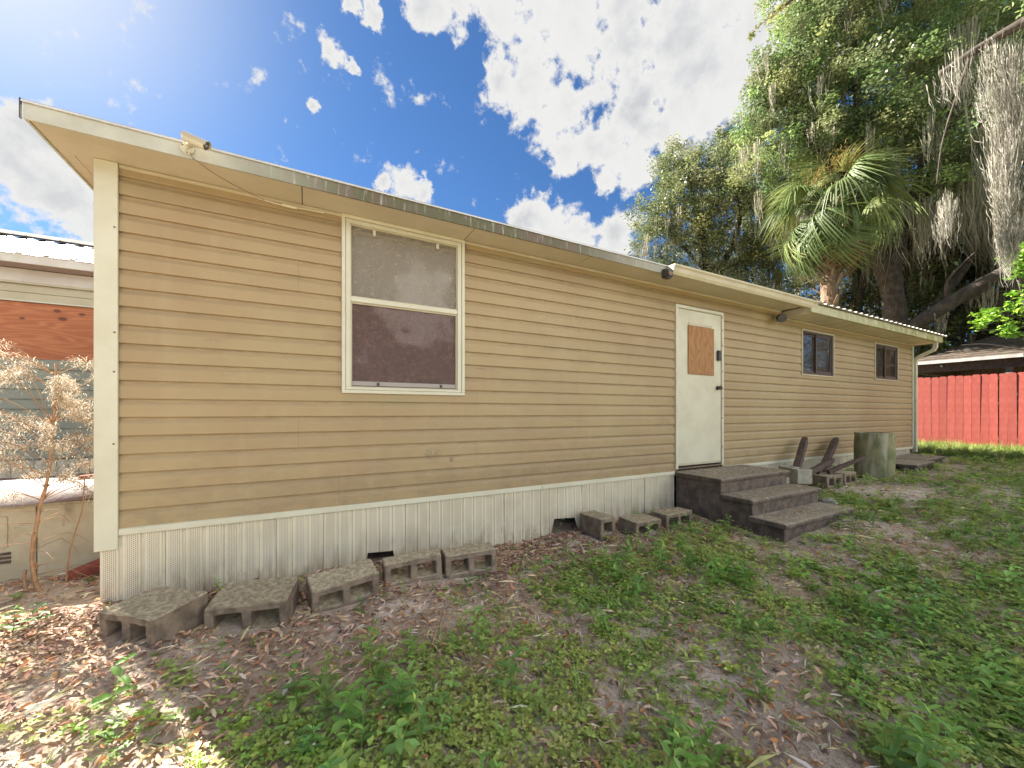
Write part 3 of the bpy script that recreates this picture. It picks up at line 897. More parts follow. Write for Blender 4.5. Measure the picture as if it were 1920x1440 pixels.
# ---- door
def door():
    fr = MB()
    fr.box(3.975, 4.015, -.036, .05, .478, 2.46); fr.box(4.865, 4.905, -.036, .05, .478, 2.46); fr.box(3.975, 4.905, -.036, .05, 2.4605, 2.50)
    fo = fr.obj('door_frame', 'trim_white', home, bevel=.003)
    MB().box(4.0155, 4.8645, -.03, .05, .478, .49).obj('threshold', 'rust_metal', fo)
    MB().box(4.0155, 4.8645, .022, .05, .4905, .52).obj('sill_gap', 'dark_gap', fo)
    d = MB().box(4.019, 4.858, -.022, .02, .515, 2.455).obj('door', 'door_paint', home, bevel=.002)
    p = MB().box(4.20, 4.70, -.036, -.0225, 1.655, 2.262).obj('plywood_patch', 'plywood_patch', d, bevel=.0015)
    MB().box(4.21, 4.66, -.030, -.0225, 2.268, 2.30).obj('patch_backing', 'trim_cream', d)
    for (sx, sz) in ((4.215, 2.24), (4.685, 2.24), (4.215, 1.68), (4.685, 1.68), (4.215, 1.95), (4.685, 1.95), (4.45, 1.67)):
        o = link('screw', sm, None, d); o.location = (sx, -.038, sz); o.rotation_euler = (R(90), 0, 0)
    lock = MB().box(4.765, 4.835, -.052, -.0225, 1.855, 1.99).obj('keypad_lock', 'black_plastic', d, bevel=.008, seg=2)
    MB().box(4.78, 4.82, -.054, -.0525, 1.915, 1.975).obj('keypad', 'brown_frame', lock)
    mb = MB()
    prof = [(0, .030), (.006, .030), (.010, .014), (.022, .012), (.030, .024), (.045, .030), (.058, .026), (.064, .012)]
    mb.tube([(4.785, -.0225 - p0, 1.497) for p0, _ in prof], [r for _, r in prof], 14)
    mb.obj('knob', 'black_plastic', d, smooth=False)
    for zz in (.72, 1.1, 1.36, 1.49, 1.72, 2.06, 2.26, 2.43):
        o = link('screw', sm, None, fo); o.location = (4.873, -.038, zz); o.rotation_euler = (R(90), 0, 0); o.scale = (1.6, 1.6, 1)
    MB().box(4.02, 4.855, -.0225, -.018, .516, .545).obj('door_sweep', 'trim_cream', d)
door()
# small vent hole plug on the siding and a screw hole
o = link('screw', sm, None, home); o.location = (8.35, -.018, .965); o.rotation_euler = (R(90), 0, 0); o.scale = (2.4, 2.4, 1)

# ---- fixtures on the eave (separate things)
def security_camera():
    t = empty('security_camera', (-.625, -.302, 2.745), label='white bullet security camera on the roof fascia near the left end', cat='security camera')
    t.scale = (.84, .84, .84)
    mb = MB().tube([(0, 0, 0), (0, -.012, 0)], [.042, .040], 20)
    mb.obj('mount_plate', 'trim_white', t)
    MB().tube([(0, -.012, 0), (.015, -.045, .012), (.035, -.062, .02)], [.011, .012, .012], 10).obj('bracket', 'trim_white', t)
    a = Vector((-.005, -.068, .045)); b = Vector((.125, -.115, -.008)); dr = (b - a).normalized()
    body = MB().tube([a, a + dr * .006, b - dr * .004, b], [.024, .030, .030, .027], 22).obj('body', 'trim_white', t)
    h = MB()
    h.tube([a - dr * .002 + Vector((0, 0, .003)), b + dr * .016 + Vector((0, 0, .003))], [.0315, .0315], 22, cap=False)
    bm = bmesh.new(); me = h.mesh('sunshield'); bm.from_mesh(me)
    bmesh.ops.delete(bm, geom=[f for f in bm.faces if f.normal.z < -.25], context='FACES'); bm.to_mesh(me); bm.free()
    link('sunshield', me, 'trim_cream', body)
    MB().tube([b + dr * .0005, b + dr * .004], [.0255, .024], 22).obj('lens_window', 'black_plastic', body)
    ring = MB()
    side = dr.cross(Vector((0, 0, 1))).normalized(); upv = side.cross(dr)
    for k in range(10):
        an = 2 * PI * k / 10; c = b + dr * .0042 + (side * math.cos(an) + upv * math.sin(an)) * .016
        ring.tube([c, c + dr * .001], .0022, 6)
    ring.tube([b + dr * .0042, b + dr * .008], [.008, .006], 12)
    ring.obj('infrared_lights', 'steel', body)
    for k in range(3):
        an = 2 * PI * k / 3 + .5
        o = link('screw', sm, None, t); o.location = (math.cos(an) * .031, -.0135, math.sin(an) * .031); o.rotation_euler = (R(90), 0, 0)
security_camera()
cab = empty('camera_cable', (-.61, -.31, 2.70), label='thin brown cable sagging from the security camera to the soffit', cat='cable')
M('cable_brown', (.20, .13, .09), rough=.6)
M('cable_white', (.60, .55, .42), rough=.5)
pts = [(-.61, -.318, 2.72), (-.60, -.315, 2.693), (-.52, -.24, 2.672), (-.42, -.16, 2.662), (-.32, -.08, 2.662), (-.26, -.04, 2.664)]
MB().tube([Vector(p) - Vector((-.61, -.31, 2.70)) for p in pts], .0022, 6).obj('cord', 'cable_brown', cab)
pts = [(-.30, -.036, 2.668), (-.2, -.036, 2.657), (-.12, -.034, 2.655), (0, -.032, 2.664), (.12, -.03, 2.668)]
MB().tube([Vector(p) - Vector((-.61, -.31, 2.70)) for p in pts], .0045, 6).obj('cord', 'cable_white', cab)
MB().tube([Vector(p) - Vector((-.61, -.31, 2.70)) for p in ((-.15, -.045, 2.655), (-.06, -.045, 2.652))], .010, 10).obj('connector', 'cable_white', cab)

fl = empty('motion_sensor', (3.43, -.34, 2.69), label='small black sensor box hanging at the left end of the eave gutter', cat='sensor')
MB().box(-.055, .045, -.07, .02, -.075, .02).obj('housing', 'black_plastic', fl, bevel=.015, seg=2)
MB().tube([(-.02, -.071, -.035), (-.02, -.085, -.04)], [.022, .016], 12).obj('lens', 'rust_metal', fl)
MB().box(-.01, .02, .02, .038, -.02, .04).obj('bracket', 'rust_metal', fl)
lp = empty('flood_lamp', (6.16, -.02, 2.56), label='black round lamp head on a beige base under the eave right of the door', cat='lamp')
MB().tube([(.0, -.0, .0), (-.02, -.06, 0)], [.045, .045], 16).obj('base', 'trim_cream', lp)
MB().tube([(-.02, -.06, 0), (-.06, -.09, -.005)], [.022, .022], 10).obj('arm', 'trim_cream', lp)
MB().tube([(-.06, -.09, -.005), (-.075, -.10, -.008), (-.13, -.15, -.03), (-.145, -.165, -.036)], [.03, .055, .062, .058], 18).obj('lamp_head', 'black_plastic', lp)

# ------------------------------------------------------------------ precast steps
def steps():
    t = empty('concrete_steps', (3.96, -1.28, 0), label='dark three-tread precast concrete steps below the white door', cat='steps')
    ox, oy = 3.96, -1.28
    W_ = 1.37
    yb = -.02
    for zt, yf in ((.455, -.63), (.29, -.965), (.125, -1.27)):
        mb = MB()
        th = .055 if zt > .2 else .06
        nose = [(yf, zt - th * .5), (yf + .006, zt - th * .15), (yf + .022, zt), (yb if zt > .4 else yf + .36, zt), (yb if zt > .4 else yf + .36, zt - th), (yf + .02, zt - th), (yf + .006, zt - th * .85)]
        nose = [(a - oy, b) for a, b in nose]
        # bullnose on the sides too
        mb.prism(nose, 'x', 0, W_)
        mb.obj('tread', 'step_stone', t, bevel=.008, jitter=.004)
    z0 = -.12
    MB().prism([(-.60 - oy, z0), (yb - oy, z0), (yb - oy, .398), (-.60 - oy, .398)], 'x', .03, W_ - .03).obj('body', 'step_stone', t, bevel=.004)
    MB().prism([(-.935 - oy, z0), (-.601 - oy, z0), (-.601 - oy, .233), (-.935 - oy, .233)], 'x', .031, W_ - .031).obj('riser', 'step_stone', t, bevel=.004)
    MB().prism([(-1.235 - oy, z0 - .05), (-.936 - oy, z0 - .05), (-.936 - oy, .064), (-1.235 - oy, .064)], 'x', .032, W_ - .032).obj('riser', 'step_stone', t, bevel=.004)
steps()

# ------------------------------------------------------------------ concrete blocks
def grid_solid(xs, zs, solid, y0, y1):
    mb = MB(); nx, nz = len(xs) - 1, len(zs) - 1
    S = lambda i, j: 0 <= i < nx and 0 <= j < nz and solid(i, j)
    idx = {}
    def V(i, j, y):
        k = (i, j, y)
        if k not in idx:
            idx[k] = len(mb.v); mb.v.append((xs[i], y0 if y == 0 else y1, zs[j]))
        return idx[k]
    for i in range(nx):
        for j in range(nz):
            if not S(i, j): continue
            mb.f.append((V(i, j, 0), V(i + 1, j, 0), V(i + 1, j + 1, 0), V(i, j + 1, 0)))
            mb.f.append((V(i, j, 1), V(i, j + 1, 1), V(i + 1, j + 1, 1), V(i + 1, j, 1)))
            for (di, dj, a, b) in ((-1, 0, (i, j), (i, j + 1)), (1, 0, (i + 1, j + 1), (i + 1, j)), (0, -1, (i + 1, j), (i, j)), (0, 1, (i, j + 1), (i + 1, j + 1))):
                if not S(i + di, j + dj):
                    mb.f.append((V(*a, 0), V(*b, 0), V(*b, 1), V(*a, 1)))
    return mb


def block(x, y, ztop, rot, L=.395, D=.195, Hh=.19, ncav=2, tilt=(0, 0), label='', mat='block_stone', up=False, group=None):
    w = .045
    if ncav == 2:
        xs = [-L / 2, -L / 2 + w, -w / 2, w / 2, L / 2 - w, L / 2]; sol = lambda i, j: not (i in (1, 3) and j == 1)
    else:
        xs = [-L / 2, -L / 2 + w, L / 2 - w, L / 2]; sol = lambda i, j: not (i == 1 and j == 1)
    zs = [-Hh, -Hh + w, -w, 0]
    mb = grid_solid(xs, zs, sol, -D / 2, D / 2)
    bm = bmesh.new(); me = mb.mesh('b'); bm.from_mesh(me)
    bmesh.ops.bevel(bm, geom=list(bm.edges), offset=.007, segments=1, affect='EDGES', clamp_overlap=True)
    bmesh.ops.subdivide_edges(bm, edges=[e for e in bm.edges if e.calc_length() > .08], cuts=3, use_grid_fill=True)
    sd_ = random.uniform(0, 50)
    for v in bm.verts:
        v.co += Vector(mnoise.noise_vector(v.co * 25 + Vector((sd_, 1, 7)))) * .0035 + Vector(mnoise.noise_vector(v.co * 7 + Vector((sd_, 5, 7)))) * .004
    bm.to_mesh(me); bm.free()
    me.name = 'concrete_block'
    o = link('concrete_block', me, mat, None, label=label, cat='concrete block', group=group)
    o.location = (x, y, ztop)
    o.rotation_euler = (R(90) if up else R(tilt[0]), R(tilt[1]), R(rot))
    return o


G1 = 'concrete blocks lying along the skirting'
block(-.725, -.475, .145, -40, L=.36, D=.29, tilt=(2, 1), group=G1, label='concrete block at the left end of the row, turned askew below the corner post')
block(-.27, -.50, .11, -12, L=.41, D=.29, tilt=(6, 0), group=G1, label='wide speckled concrete block, second from the corner post, tilted to the lawn')
block(.215, -.475, .105, 8, L=.41, D=.20, tilt=(12, -3), group=G1, label='pale-topped concrete block just left of the first dark skirting hole')
block(.69, -.385, .115, -3, L=.41, D=.13, tilt=(3, -2), group=G1, label='concrete block with both cells open below the first dark skirting hole')
block(1.13, -.40, .10, -6, L=.41, D=.17, tilt=(0, -1), group=G1, label='mossy weed-hidden concrete block right of the first dark skirting hole')
block(2.55, -.26, .16, 4, L=.20, D=.30, ncav=1, group=G1, label='short dark concrete half block just right of the second skirting hole')
block(2.98, -.41, .11, 5, L=.38, D=.23, tilt=(3, 3), group=G1, label='flat-topped grey concrete block midway between second skirting hole and steps')
block(3.50, -.37, .11, 1, L=.42, D=.19, group=G1, label='crumb-covered concrete block touching the left side of the steps')
G2 = 'concrete blocks between steps and barrel'
block(5.95, -.46, .33, 60, L=.395, D=.19, Hh=.19, mat='concrete_light', up=True, group=G2, label='light grey concrete block standing with cells upward right of the steps')
block(5.60, -.36, .24, 60, L=.395, D=.19, Hh=.19, mat='concrete_light', up=True, group=G2, label='lower pale concrete block tucked between the steps and the upright one')
block(6.50, -.50, .30, -3, L=.395, D=.24, group=G2, label='dark concrete block under the leaning timbers, next to the pale blocks')
block(6.94, -.50, .305, 2, L=.395, D=.24, group=G2, label='dark concrete block under the leaning timbers, beside the mossy barrel')

# ------------------------------------------------------------------ timbers
def timber(a, b, w, label, taper=1.0, seed=0):
    a = Vector(a); b = Vector(b); d = (b - a)
    L = d.length; n = 9
    mb = MB(); r = random.Random(seed)
    prof = [(-1, -.75), (-.75, -1), (.75, -1), (1, -.75), (1, .75), (.75, 1), (-.75, 1), (-1, .75)]
    for i in range(n + 1):
        k = w * .5 * (1 + (taper - 1) * i / n)
        if i == n: k *= .82
        wob = (r.uniform(-.004, .004), r.uniform(-.004, .004))
        for px, py in prof:
            mb.v.append((px * k + wob[0], py * k + wob[1], L * i / n + (r.uniform(-.006, .006) if i == n else 0)))
    m = len(prof)
    for i in range(n):
        for k in range(m):
            mb.f.append((i * m + k, i * m + (k + 1) % m, i * m + m + (k + 1) % m, i * m + m + k))
    mb.f.append(tuple(range(m - 1, -1, -1))); mb.f.append(tuple(n * m + k for k in range(m)))
    o = mb.obj('timber_post', 'timber_dark', None, label=label, cat='timber', group='old timbers leaning beside the steps')
    o.location = a; o.rotation_euler = d.to_track_quat('Z', 'Y').to_euler()
    return o


timber((6.02, -.34, .30), (6.69, -.16, .78), .088, 'thick dark timber leaning upright beside the light concrete blocks', seed=1)
timber((6.80, -.33, .32), (7.70, -.14, .735), .085, 'dark upright timber leaning on the wall left of the mossy barrel', seed=2)
timber((5.93, -.52, .345), (6.82, -.45, .475), .07, 'dark timber lying low across the blocks with raised right end', seed=3)
timber((6.50, -.53, .335), (7.02, -.76, .55), .055, 'thin dark timber jutting past the front of the mossy barrel', taper=.8, seed=4)
timber((6.40, -.44, .335), (6.9, -.38, .41), .07, 'short dark timber chunk lying flat behind the two low timbers', seed=5)

# ------------------------------------------------------------------ concrete barrel
def barrel():
    bx, by = 7.91, -.55
    t = empty('concrete_barrel', (bx, by, float(gz(bx, by)) - .03), label='mossy green concrete cylinder standing by the wall right of the timbers', cat='concrete barrel')
    z0 = float(gz(bx, by)) - .03
    prof = [(0, .232), (.12, .238), (.35, .243), (.58, .240), (.69, .234), (.712, .237), (.724, .241), (.736, .235)]
    inner = [(.736, .195), (.70, .192), (.4, .192)]
    mb = MB(); seg = 48
    allp = prof + inner
    for (h, r) in allp:
        for k in range(seg):
            a = 2 * PI * k / seg
            nn = mnoise.noise(Vector((math.cos(a) * 2, math.sin(a) * 2, h * 3))) * .008
            mb.v.append(((r + nn) * math.cos(a), (r + nn) * math.sin(a), h + nn * .5))
    for i in range(len(allp) - 1):
        for k in range(seg):
            mb.f.append((i * seg + k, i * seg + (k + 1) % seg, (i + 1) * seg + (k + 1) % seg, (i + 1) * seg + k))
    mb.obj('wall', 'concrete_mossy', t, smooth=True)
    M('rubble_fill', (.30, .27, .19), (.18, .17, .09), rough=1, scale=20, bump=1)
    MB().tube([(0, 0, .60), (0, 0, .69)], [.194, .190], 32).obj('fill', 'rubble_fill', t)
barrel()

# slab and bricks below the downspout
def slab():
    t = empty('splash_slab', (9.95, -.42, .2), label='dark mossy paver slab on upright bricks beyond the mossy barrel', cat='paver slab')
    t.rotation_euler = (0, 0, R(3))
    MB().box(-1.15, -.15, -.30, .24, .065, .115).obj('slab', 'step_stone', t, bevel=.008, jitter=.01)
    MB().box(-.14, 1.10, -.20, .36, .075, .12).obj('slab', 'step_stone', t, bevel=.008, jitter=.01)
    bm_ = MB().box(0, .095, 0, .19, -.14, .062).mesh('brick', bevel=.006)
    for k in range(17):
        o = link('brick', bm_, 'step_stone', t)
        o.location = (-1.12 + k * .122, -.27 + (.09 if k > 8 else 0) + .01 * math.sin(k * 3), .01 * math.sin(k * 2)); o.rotation_euler = (0, 0, .05 * math.sin(k * 5))
slab()

# rock
def rock(x, y, z, s, label, mat='rock', cat='rock', flat=.7, name='rock', sd_=3):
    bm = bmesh.new(); bmesh.ops.create_icosphere(bm, subdivisions=3, radius=s)
    for v in bm.verts:
        n_ = mnoise.noise(v.co * (2.2 / s) * .5 + Vector((sd_, 2, 5))) * .45 + mnoise.noise(v.co * (6 / s) * .5 + Vector((sd_, 2, 5))) * .15
        v.co *= (1 + n_); v.co.z *= flat
    me = bpy.data.meshes.new(name); bm.to_mesh(me); bm.free()
    o = link(name, me, mat, None, True, label=label, cat=cat); o.location = (x, y, z); return o


rock(5.62, -.90, .065, .10, 'pale rough stone on the ground just right of the steps')

# ------------------------------------------------------------------ red fence
def fence():
    t = empty('picket_fence', (15, 0, .28), label='tall red dog-eared privacy fence at the right beyond the home', cat='fence')
    w, gap = .138, .006
    y = 1.75; k = 0
    def picket(hh):
        c = .03; a = w / 2
        prof = [(-a, 0), (a, 0), (a, hh - c), (a - .012, hh - .010), (a - c, hh), (-a + c, hh), (-a + .012, hh - .010), (-a, hh - c)]
        mb = MB(); m = len(prof)
        for xx in (-.009, .009):
            mb.v += [(xx, p[0], p[1]) for p in prof]
        mb.f = [(i, (i + 1) % m, m + (i + 1) % m, m + i) for i in range(m)] + [tuple(range(m - 1, -1, -1)), tuple(range(m, 2 * m))]
        return mb.mesh('picket')
    meshes = [picket(h) for h in (1.855, 1.865, 1.87, 1.86)]
    r = random.Random(3)
    while y > -6.5:
        o = link('picket', meshes[k % 4], 'fence_red', t)
        o.location = (r.uniform(-.004, .004), y, -.01 + r.uniform(-.006, .006) - .012 * (y < 0) * 0)
        o.rotation_euler = (r.uniform(-.004, .004), r.uniform(-.006, .006), r.uniform(-.03, .03))
        y -= w + gap; k += 1
    for zz in (.3, .95, 1.6):
        MB().box(.012, .05, -6.5, 1.85, zz, zz + .09).obj('rail', 'fence_red', t)
    for yy in (1.7, -.7, -3.1, -5.5):
        MB().box(.051, .14, yy, yy + .09, -.3, 1.8).obj('post', 'fence_red', t)
fence()

# ------------------------------------------------------------------ gazebo behind the fence
def gazebo():
    gx, gy = 18.6, -.35
    t = empty('gazebo', (gx, gy, .35), label='open gazebo with a dark hipped shingle roof behind the red fence', cat='gazebo')
    hw = 2.1; ze = 2.35; za = 3.35
    mb = MB()
    # hipped roof with small cupola cap
    c = .35
    mb.add([(-hw, -hw, ze), (hw, -hw, ze), (hw, hw, ze), (-hw, hw, ze), (-c, -c, za - .15), (c, -c, za - .15), (c, c, za - .15), (-c, c, za - .15), (0, 0, za)],
           [(0, 1, 5, 4), (1, 2, 6, 5), (2, 3, 7, 6), (3, 0, 4, 7), (4, 5, 8), (5, 6, 8), (6, 7, 8), (7, 4, 8), (3, 2, 1, 0)])
    mb.obj('roof', 'shingles', t)
    MB().box(-.5, .5, -.5, .5, za - .13, za - .06).obj('roof_cap', 'brown_frame', t, bevel=.02)
    # shingle courses
    sh = MB()
    for k in range(1, 12):
        f = k / 12; h = hw + (c - hw) * f; zz = ze + (za - .15 - ze) * f
        sh.frame(0, 0, 0, 0, 0, 0, 0) if False else None
        e = .012
        for (ax, ay, bx, by) in ((-h, -h, -h, h), (-h, -h, h, -h), (h, -h, h, h), (-h, h, h, h)):
            if ax == bx: sh.box(ax - e, ax + e, -h, h, zz - .004, zz + .016)
            else: sh.box(-h, h, ay - e, ay + e, zz - .004, zz + .016)
    sh.obj('shingle_courses', 'shingles', t)
    M('gazebo_trim', (.34, .32, .30), (.25, .23, .22), rough=.7, scale=6)
    mb = MB(); mb.box(-hw - .03, -hw, -hw - .03, hw + .03, ze - .07, ze + .02); mb.box(hw, hw + .03, -hw - .03, hw + .03, ze - .07, ze + .02)
    mb.box(-hw, hw, -hw - .03, -hw, ze - .07, ze + .02); mb.box(-hw, hw, hw, hw + .03, ze - .07, ze + .02)
    mb.obj('fascia', 'gazebo_trim', t)
    mb = MB(); q = hw - .25
    mb.box(-q - .05, -q + .04, -q, q, ze - .30, ze - .02); mb.box(q - .04, q + .05, -q, q, ze - .30, ze - .02); mb.box(-q + .05, q - .05, -q - .05, -q + .04, ze - .29, ze - .02); mb.box(-q + .05, q - .05, q - .04, q + .05, ze - .29, ze - .02)
    mb.obj('header_beam', 'timber_dark', t)
    for (px, py) in ((-q, -q), (q, -q), (-q, q), (q, q), (-q, 0), (q, 0)):
        MB().box(px - .06, px + .06, py - .06, py + .06, -.1, ze - .30).obj('post', 'post_grey', t)
    for zz in (1.05, 1.75):
        mb = MB(); mb.box(-q - .02, -q + .02, -q, q, zz, zz + .05); mb.box(q - .02, q + .02, -q, q, zz, zz + .05)
        mb.obj('railing', 'timber_dark', t)
    for py in (1.25, -.75):
        MB().tube([(-q - .06, py, ze - .14), (-q - .09, py, ze - .14)], [.03, .025], 10).obj('light', 'trim_white', t)
gazebo()

# ------------------------------------------------------------------ neighbouring home on the left
def neighbour():
    t = empty('neighbour_home', (-4.5, 3.9, 0), label='neighbouring home at the left with ribbed white roof and red plywood panel', cat='house')
    xa, xb = -9.0, -.9
    def B(x0, x1, y0, y1, z0, z1): return MB().box(x0 + 4.5, x1 + 4.5, y0 - 3.9, y1 - 3.9, z0, z1)
    M('mauve_soffit', (.40, .31, .27), (.36, .27, .24), rough=.7, scale=20)
    M('fascia_pale', (.60, .56, .49), (.54, .49, .42), (.42, .40, .2), rough=.6, scale=4, streak=((8, 8, 3), .6, .8, .5))
    B(xa, xb, 4.02, 8.6, .35, 2.78).obj('wall', 'neighbour_siding', t)
    B(xa, xb, 3.72, 3.735, 3.0, 3.115).obj('eave_fascia', 'fascia_pale', t)
    B(xa, xb, 3.736, 4.0, 2.995, 3.003).obj('soffit', 'mauve_soffit', t)
    B(xa, xb, 3.96, 4.02, 2.80, 2.985).obj('header_board', 'fascia_pale', t)
    B(xa, xb, 3.945, 3.9595, 2.80, 2.825).obj('header_trim', 'trim_cream', t)
    B(xa, xb, 3.985, 4.019, 2.70, 2.797).obj('frieze_board', 'trim_cream', t)
    B(xa, xb, 3.990, 4.019, 2.605, 2.695).obj('frieze_board', 'trim_cream', t)
    B(xa, xb, 3.97, 4.018, 2.58, 2.60).obj('drip_trim', 'trim_white', t)
    w = 0
    for a, b in ((-4.8, -2.36), (-2.355, -.95)):
        MB().box(a + 4.5, b + 4.5, 4.0 - 3.9, 4.012 - 3.9, 1.86, 2.575).obj('plywood_sheet', 'plywood_red', t)
    for k in range(10):
        z0 = .58 + k * .128
        MB().prism([(3.985 - 3.9, z0), (4.019 - 3.9, z0), (4.019 - 3.9, z0 + .127), (4.006 - 3.9, z0 + .127)], 'x', xa + 4.5, xb + 4.5).obj('siding_plank', 'neighbour_siding', t)
    # perforated skirting
    vs, fs = [], []
    k = 0; x = -5.5
    while x < xb:
        for tt, yy in ((0, 0), (.8, 0), (.85, .01), (.95, .01)):
            vs += [(x + tt * .1016 + 4.5, yy + 4.0 - 3.9, -.05), (x + tt * .1016 + 4.5, yy + 4.0 - 3.9, .56)]
        x += .1016
    fs = [(2 * i, 2 * i + 2, 2 * i + 3, 2 * i + 1) for i in range(len(vs) // 2 - 1)]
    MB().add(vs, fs).obj('skirting', 'skirting', t)
    # ribbed roof
    vs, fs = [], []
    y0, y1, zz = 3.70, 6.5, 3.105; th = .375
    x = xa; pts = []
    while x < xb:
        pts += [(x, 0), (x + .17, 0), (x + .187, .019), (x + .21, .019), (x + .2286, 0)]
        x += .2286 + 1e-4
    for (px, dz) in pts:
        vs += [(px + 4.5, y0 - 3.9, zz + dz), (px + 4.5, y1 - 3.9, zz + dz + (y1 - y0) * th), (px + 4.5, 8.9 - 3.9, zz + dz)]
    for i in range(len(pts) - 1):
        for j in (0, 1):
            fs.append((3 * i + j, 3 * i + 3 + j, 3 * i + 4 + j, 3 * i + 1 + j))
    m = M('roof_white', (.36, .355, .34), (.29, .28, .26), (.15, .135, .11), rough=.35, scale=3, streak=((14, 1.5, 14), .58, .8, .35), metal=.2)
    MB().add(vs, fs).obj('ribbed_roof', 'roof_white', t)
    zr = zz + (y1 - y0) * th
    mb = MB(); n = 60
    for k in range(n):
        a = xa + (xb - xa) * k / n; b = xa + (xb - xa) * (k + 1) / n
        d = .05 + .02 * math.sin(k * 1.7)
        mb.prism([(y1 - .20 - d - 3.9, zr + .03 - (.2 + d) * th), (y1 - 3.9, zr + .03), (y1 - 3.9, zr + .10), (y1 - .20 - d - 3.9, zr + .060 - (.2 + d) * th)], 'x', a + 4.5, b + 4.5 - .002)
    mb.obj('ridge_cap', 'shingles', t)
neighbour()

# cream cabinet with a vent, tarp-covered
def cabinet():
    t = empty('storage_cabinet', (-2.4, .68, 0), label='low cream cabinet with a louvred vent and a mauve lid behind the dry plant', cat='cabinet')
    ox, oy = -2.4, .68
    xa, xb = -3.8, -1.16
    top = .555
    def B(x0, x1, y0, y1, z0, z1): return MB().box(x0 - ox, x1 - ox, y0 - oy, y1 - oy, z0, z1)
    B(xa, xb, .69, 1.6, -.05, top - .01).obj('body', 'cabinet_cream', t)
    B(xa, -1.652, .66, .689, -.03, top - .03).obj('panel', 'cabinet_cream', t, bevel=.003)
    B(-1.645, xb, .66, .689, -.03, top - .03).obj('panel', 'cabinet_cream', t, bevel=.003)
    B(-2.3, -1.78, .652, .6595, .26, .47).obj('door', 'cabinet_cream', t, bevel=.002)
    B(xa, xb, .64, .689, top - .029, top - .011).obj('rim', 'cabinet_cream', t, bevel=.003)
    for k in range(3):
        B(-2.25, -1.765, .648, .656, .155 + k * .028, .172 + k * .028).obj('louvre', 'brown_frame', t)
    # soft lid
    nx, ny = 60, 14; vs, fs = [], []
    for i in range(nx + 1):
        for j in range(ny + 1):
            u, v = i / nx, j / ny
            x = xa - .02 + (xb - xa + .04) * u; y = .60 + 1.02 * v
            h = top + .085 + .03 * mnoise.noise(Vector((x * 2, y * 3, 1))) + .05 * math.exp(-((x + 1.3) / .25) ** 2) * v
            edge = min(v * 8, (1 - v) * 8, u * 20, (1 - u) * 20, 1)
            vs.append((x - ox, y - oy, h - .085 * (1 - edge) ** 2))
    for i in range(nx):
        for j in range(ny):
            a = i * (ny + 1) + j
            fs.append((a, a + ny + 1, a + ny + 2, a + 1))
    MB().add(vs, fs).obj('lid', 'tarp_mauve', t, smooth=True)
cabinet()
o = MB().box(-.16, .16, -.045, .045, -.035, .035).obj('brick', 'brick_red', None, bevel=.006, label='dull red brick bar lying at the foot of the cream cabinet', cat='brick')
o.location = (-1.30, .56, .085); o.rotation_euler = (R(8), R(-20), R(8))
o = MB().box(-.20, .20, -.03, .03, -.02, .02).obj('board', 'timber_dark', None, bevel=.003, label='reddish board lying on the mauve cabinet lid', cat='board')
o.location = (-1.34, .95, .68); o.rotation_euler = (0, R(-4), R(6)); o.data.materials[0] = MATS['brick_red']

# ------------------------------------------------------------------ leaves, weeds, litter on the ground
def leaf_t(L, w, fold=.25, curl=.0, mid=.5):
    """one folded leaf: 7 vertices, 4 quads-as-quads"""
    c1, c2 = L * mid * .55, L * (mid + .25)
    v = [(0, 0, 0), (w * .42, c1, fold * w), (w * .40, c2, fold * w - curl * L * .4), (0, L, -curl * L), (-w * .40, c2, fold * w - curl * L * .4), (-w * .42, c1, fold * w), (0, c1, 0), (0, c2, -curl * L * .45)]
    f = [(0, 1, 6, 6), (1, 2, 7, 6), (2, 3, 7, 7), (0, 6, 5, 5), (6, 7, 4, 5), (7, 3, 4, 4)]
    # triangles as quads would be degenerate: give triangles only
    tris = [(0, 1, 6), (1, 2, 7), (1, 7, 6), (2, 3, 7), (0, 6, 5), (6, 7, 4), (6, 4, 5), (7, 3, 4)]
    return np.array(v, float), np.array(tris)


def leaf_s(L, w, fold=.2, droop=.1):
    v = [(0, 0, 0), (w * .5, L * .45, fold * w), (0, L, -droop * L), (-w * .5, L * .45, fold * w), (0, L * .5, -droop * L * .25)]
    f = [(0, 1, 4), (1, 2, 4), (0, 4, 3), (4, 2, 3)]
    return np.array(v, float), np.array(f)


def leaf_q(L, w, fold=.2, droop=.1):
    return np.array([(0, 0, 0), (w * .5, L * .5, fold * w), (0, L, -droop * L), (-w * .5, L * .5, fold * w)], float), np.array([(0, 1, 2), (0, 2, 3)])


def place(tv, yaw=0, pitch=0, off=(0, 0, 0), sc=1.0, roll=0):
    Mx = np.array(Matrix.Rotation(yaw, 3, 'Z') @ Matrix.Rotation(pitch, 3, 'X') @ Matrix.Rotation(roll, 3, 'Y'))
    return (tv * sc) @ Mx.T + np.array(off)


def assemble(items):
    vs, fs, cs = [], [], []; b = 0
    for v, f, c in items:
        vs.append(v); fs.append(f + b); cs.append(np.repeat(np.array(c)[None], len(v), 0)); b += len(v)
    return np.concatenate(vs), np.concatenate(fs), np.concatenate(cs)


def stem_t(p, q, w):
    p = np.array(p, float); q = np.array(q, float)
    v = np.array([p + (w, 0, 0), p - (w, 0, 0), q + (w * .6, 0, 0), q - (w * .6, 0, 0), p + (0, w, 0), p - (0, w, 0), q + (0, w * .6, 0), q - (0, w * .6, 0)])
    f = np.array([(0, 1, 3), (0, 3, 2), (4, 5, 7), (4, 7, 6)])
    return v, f


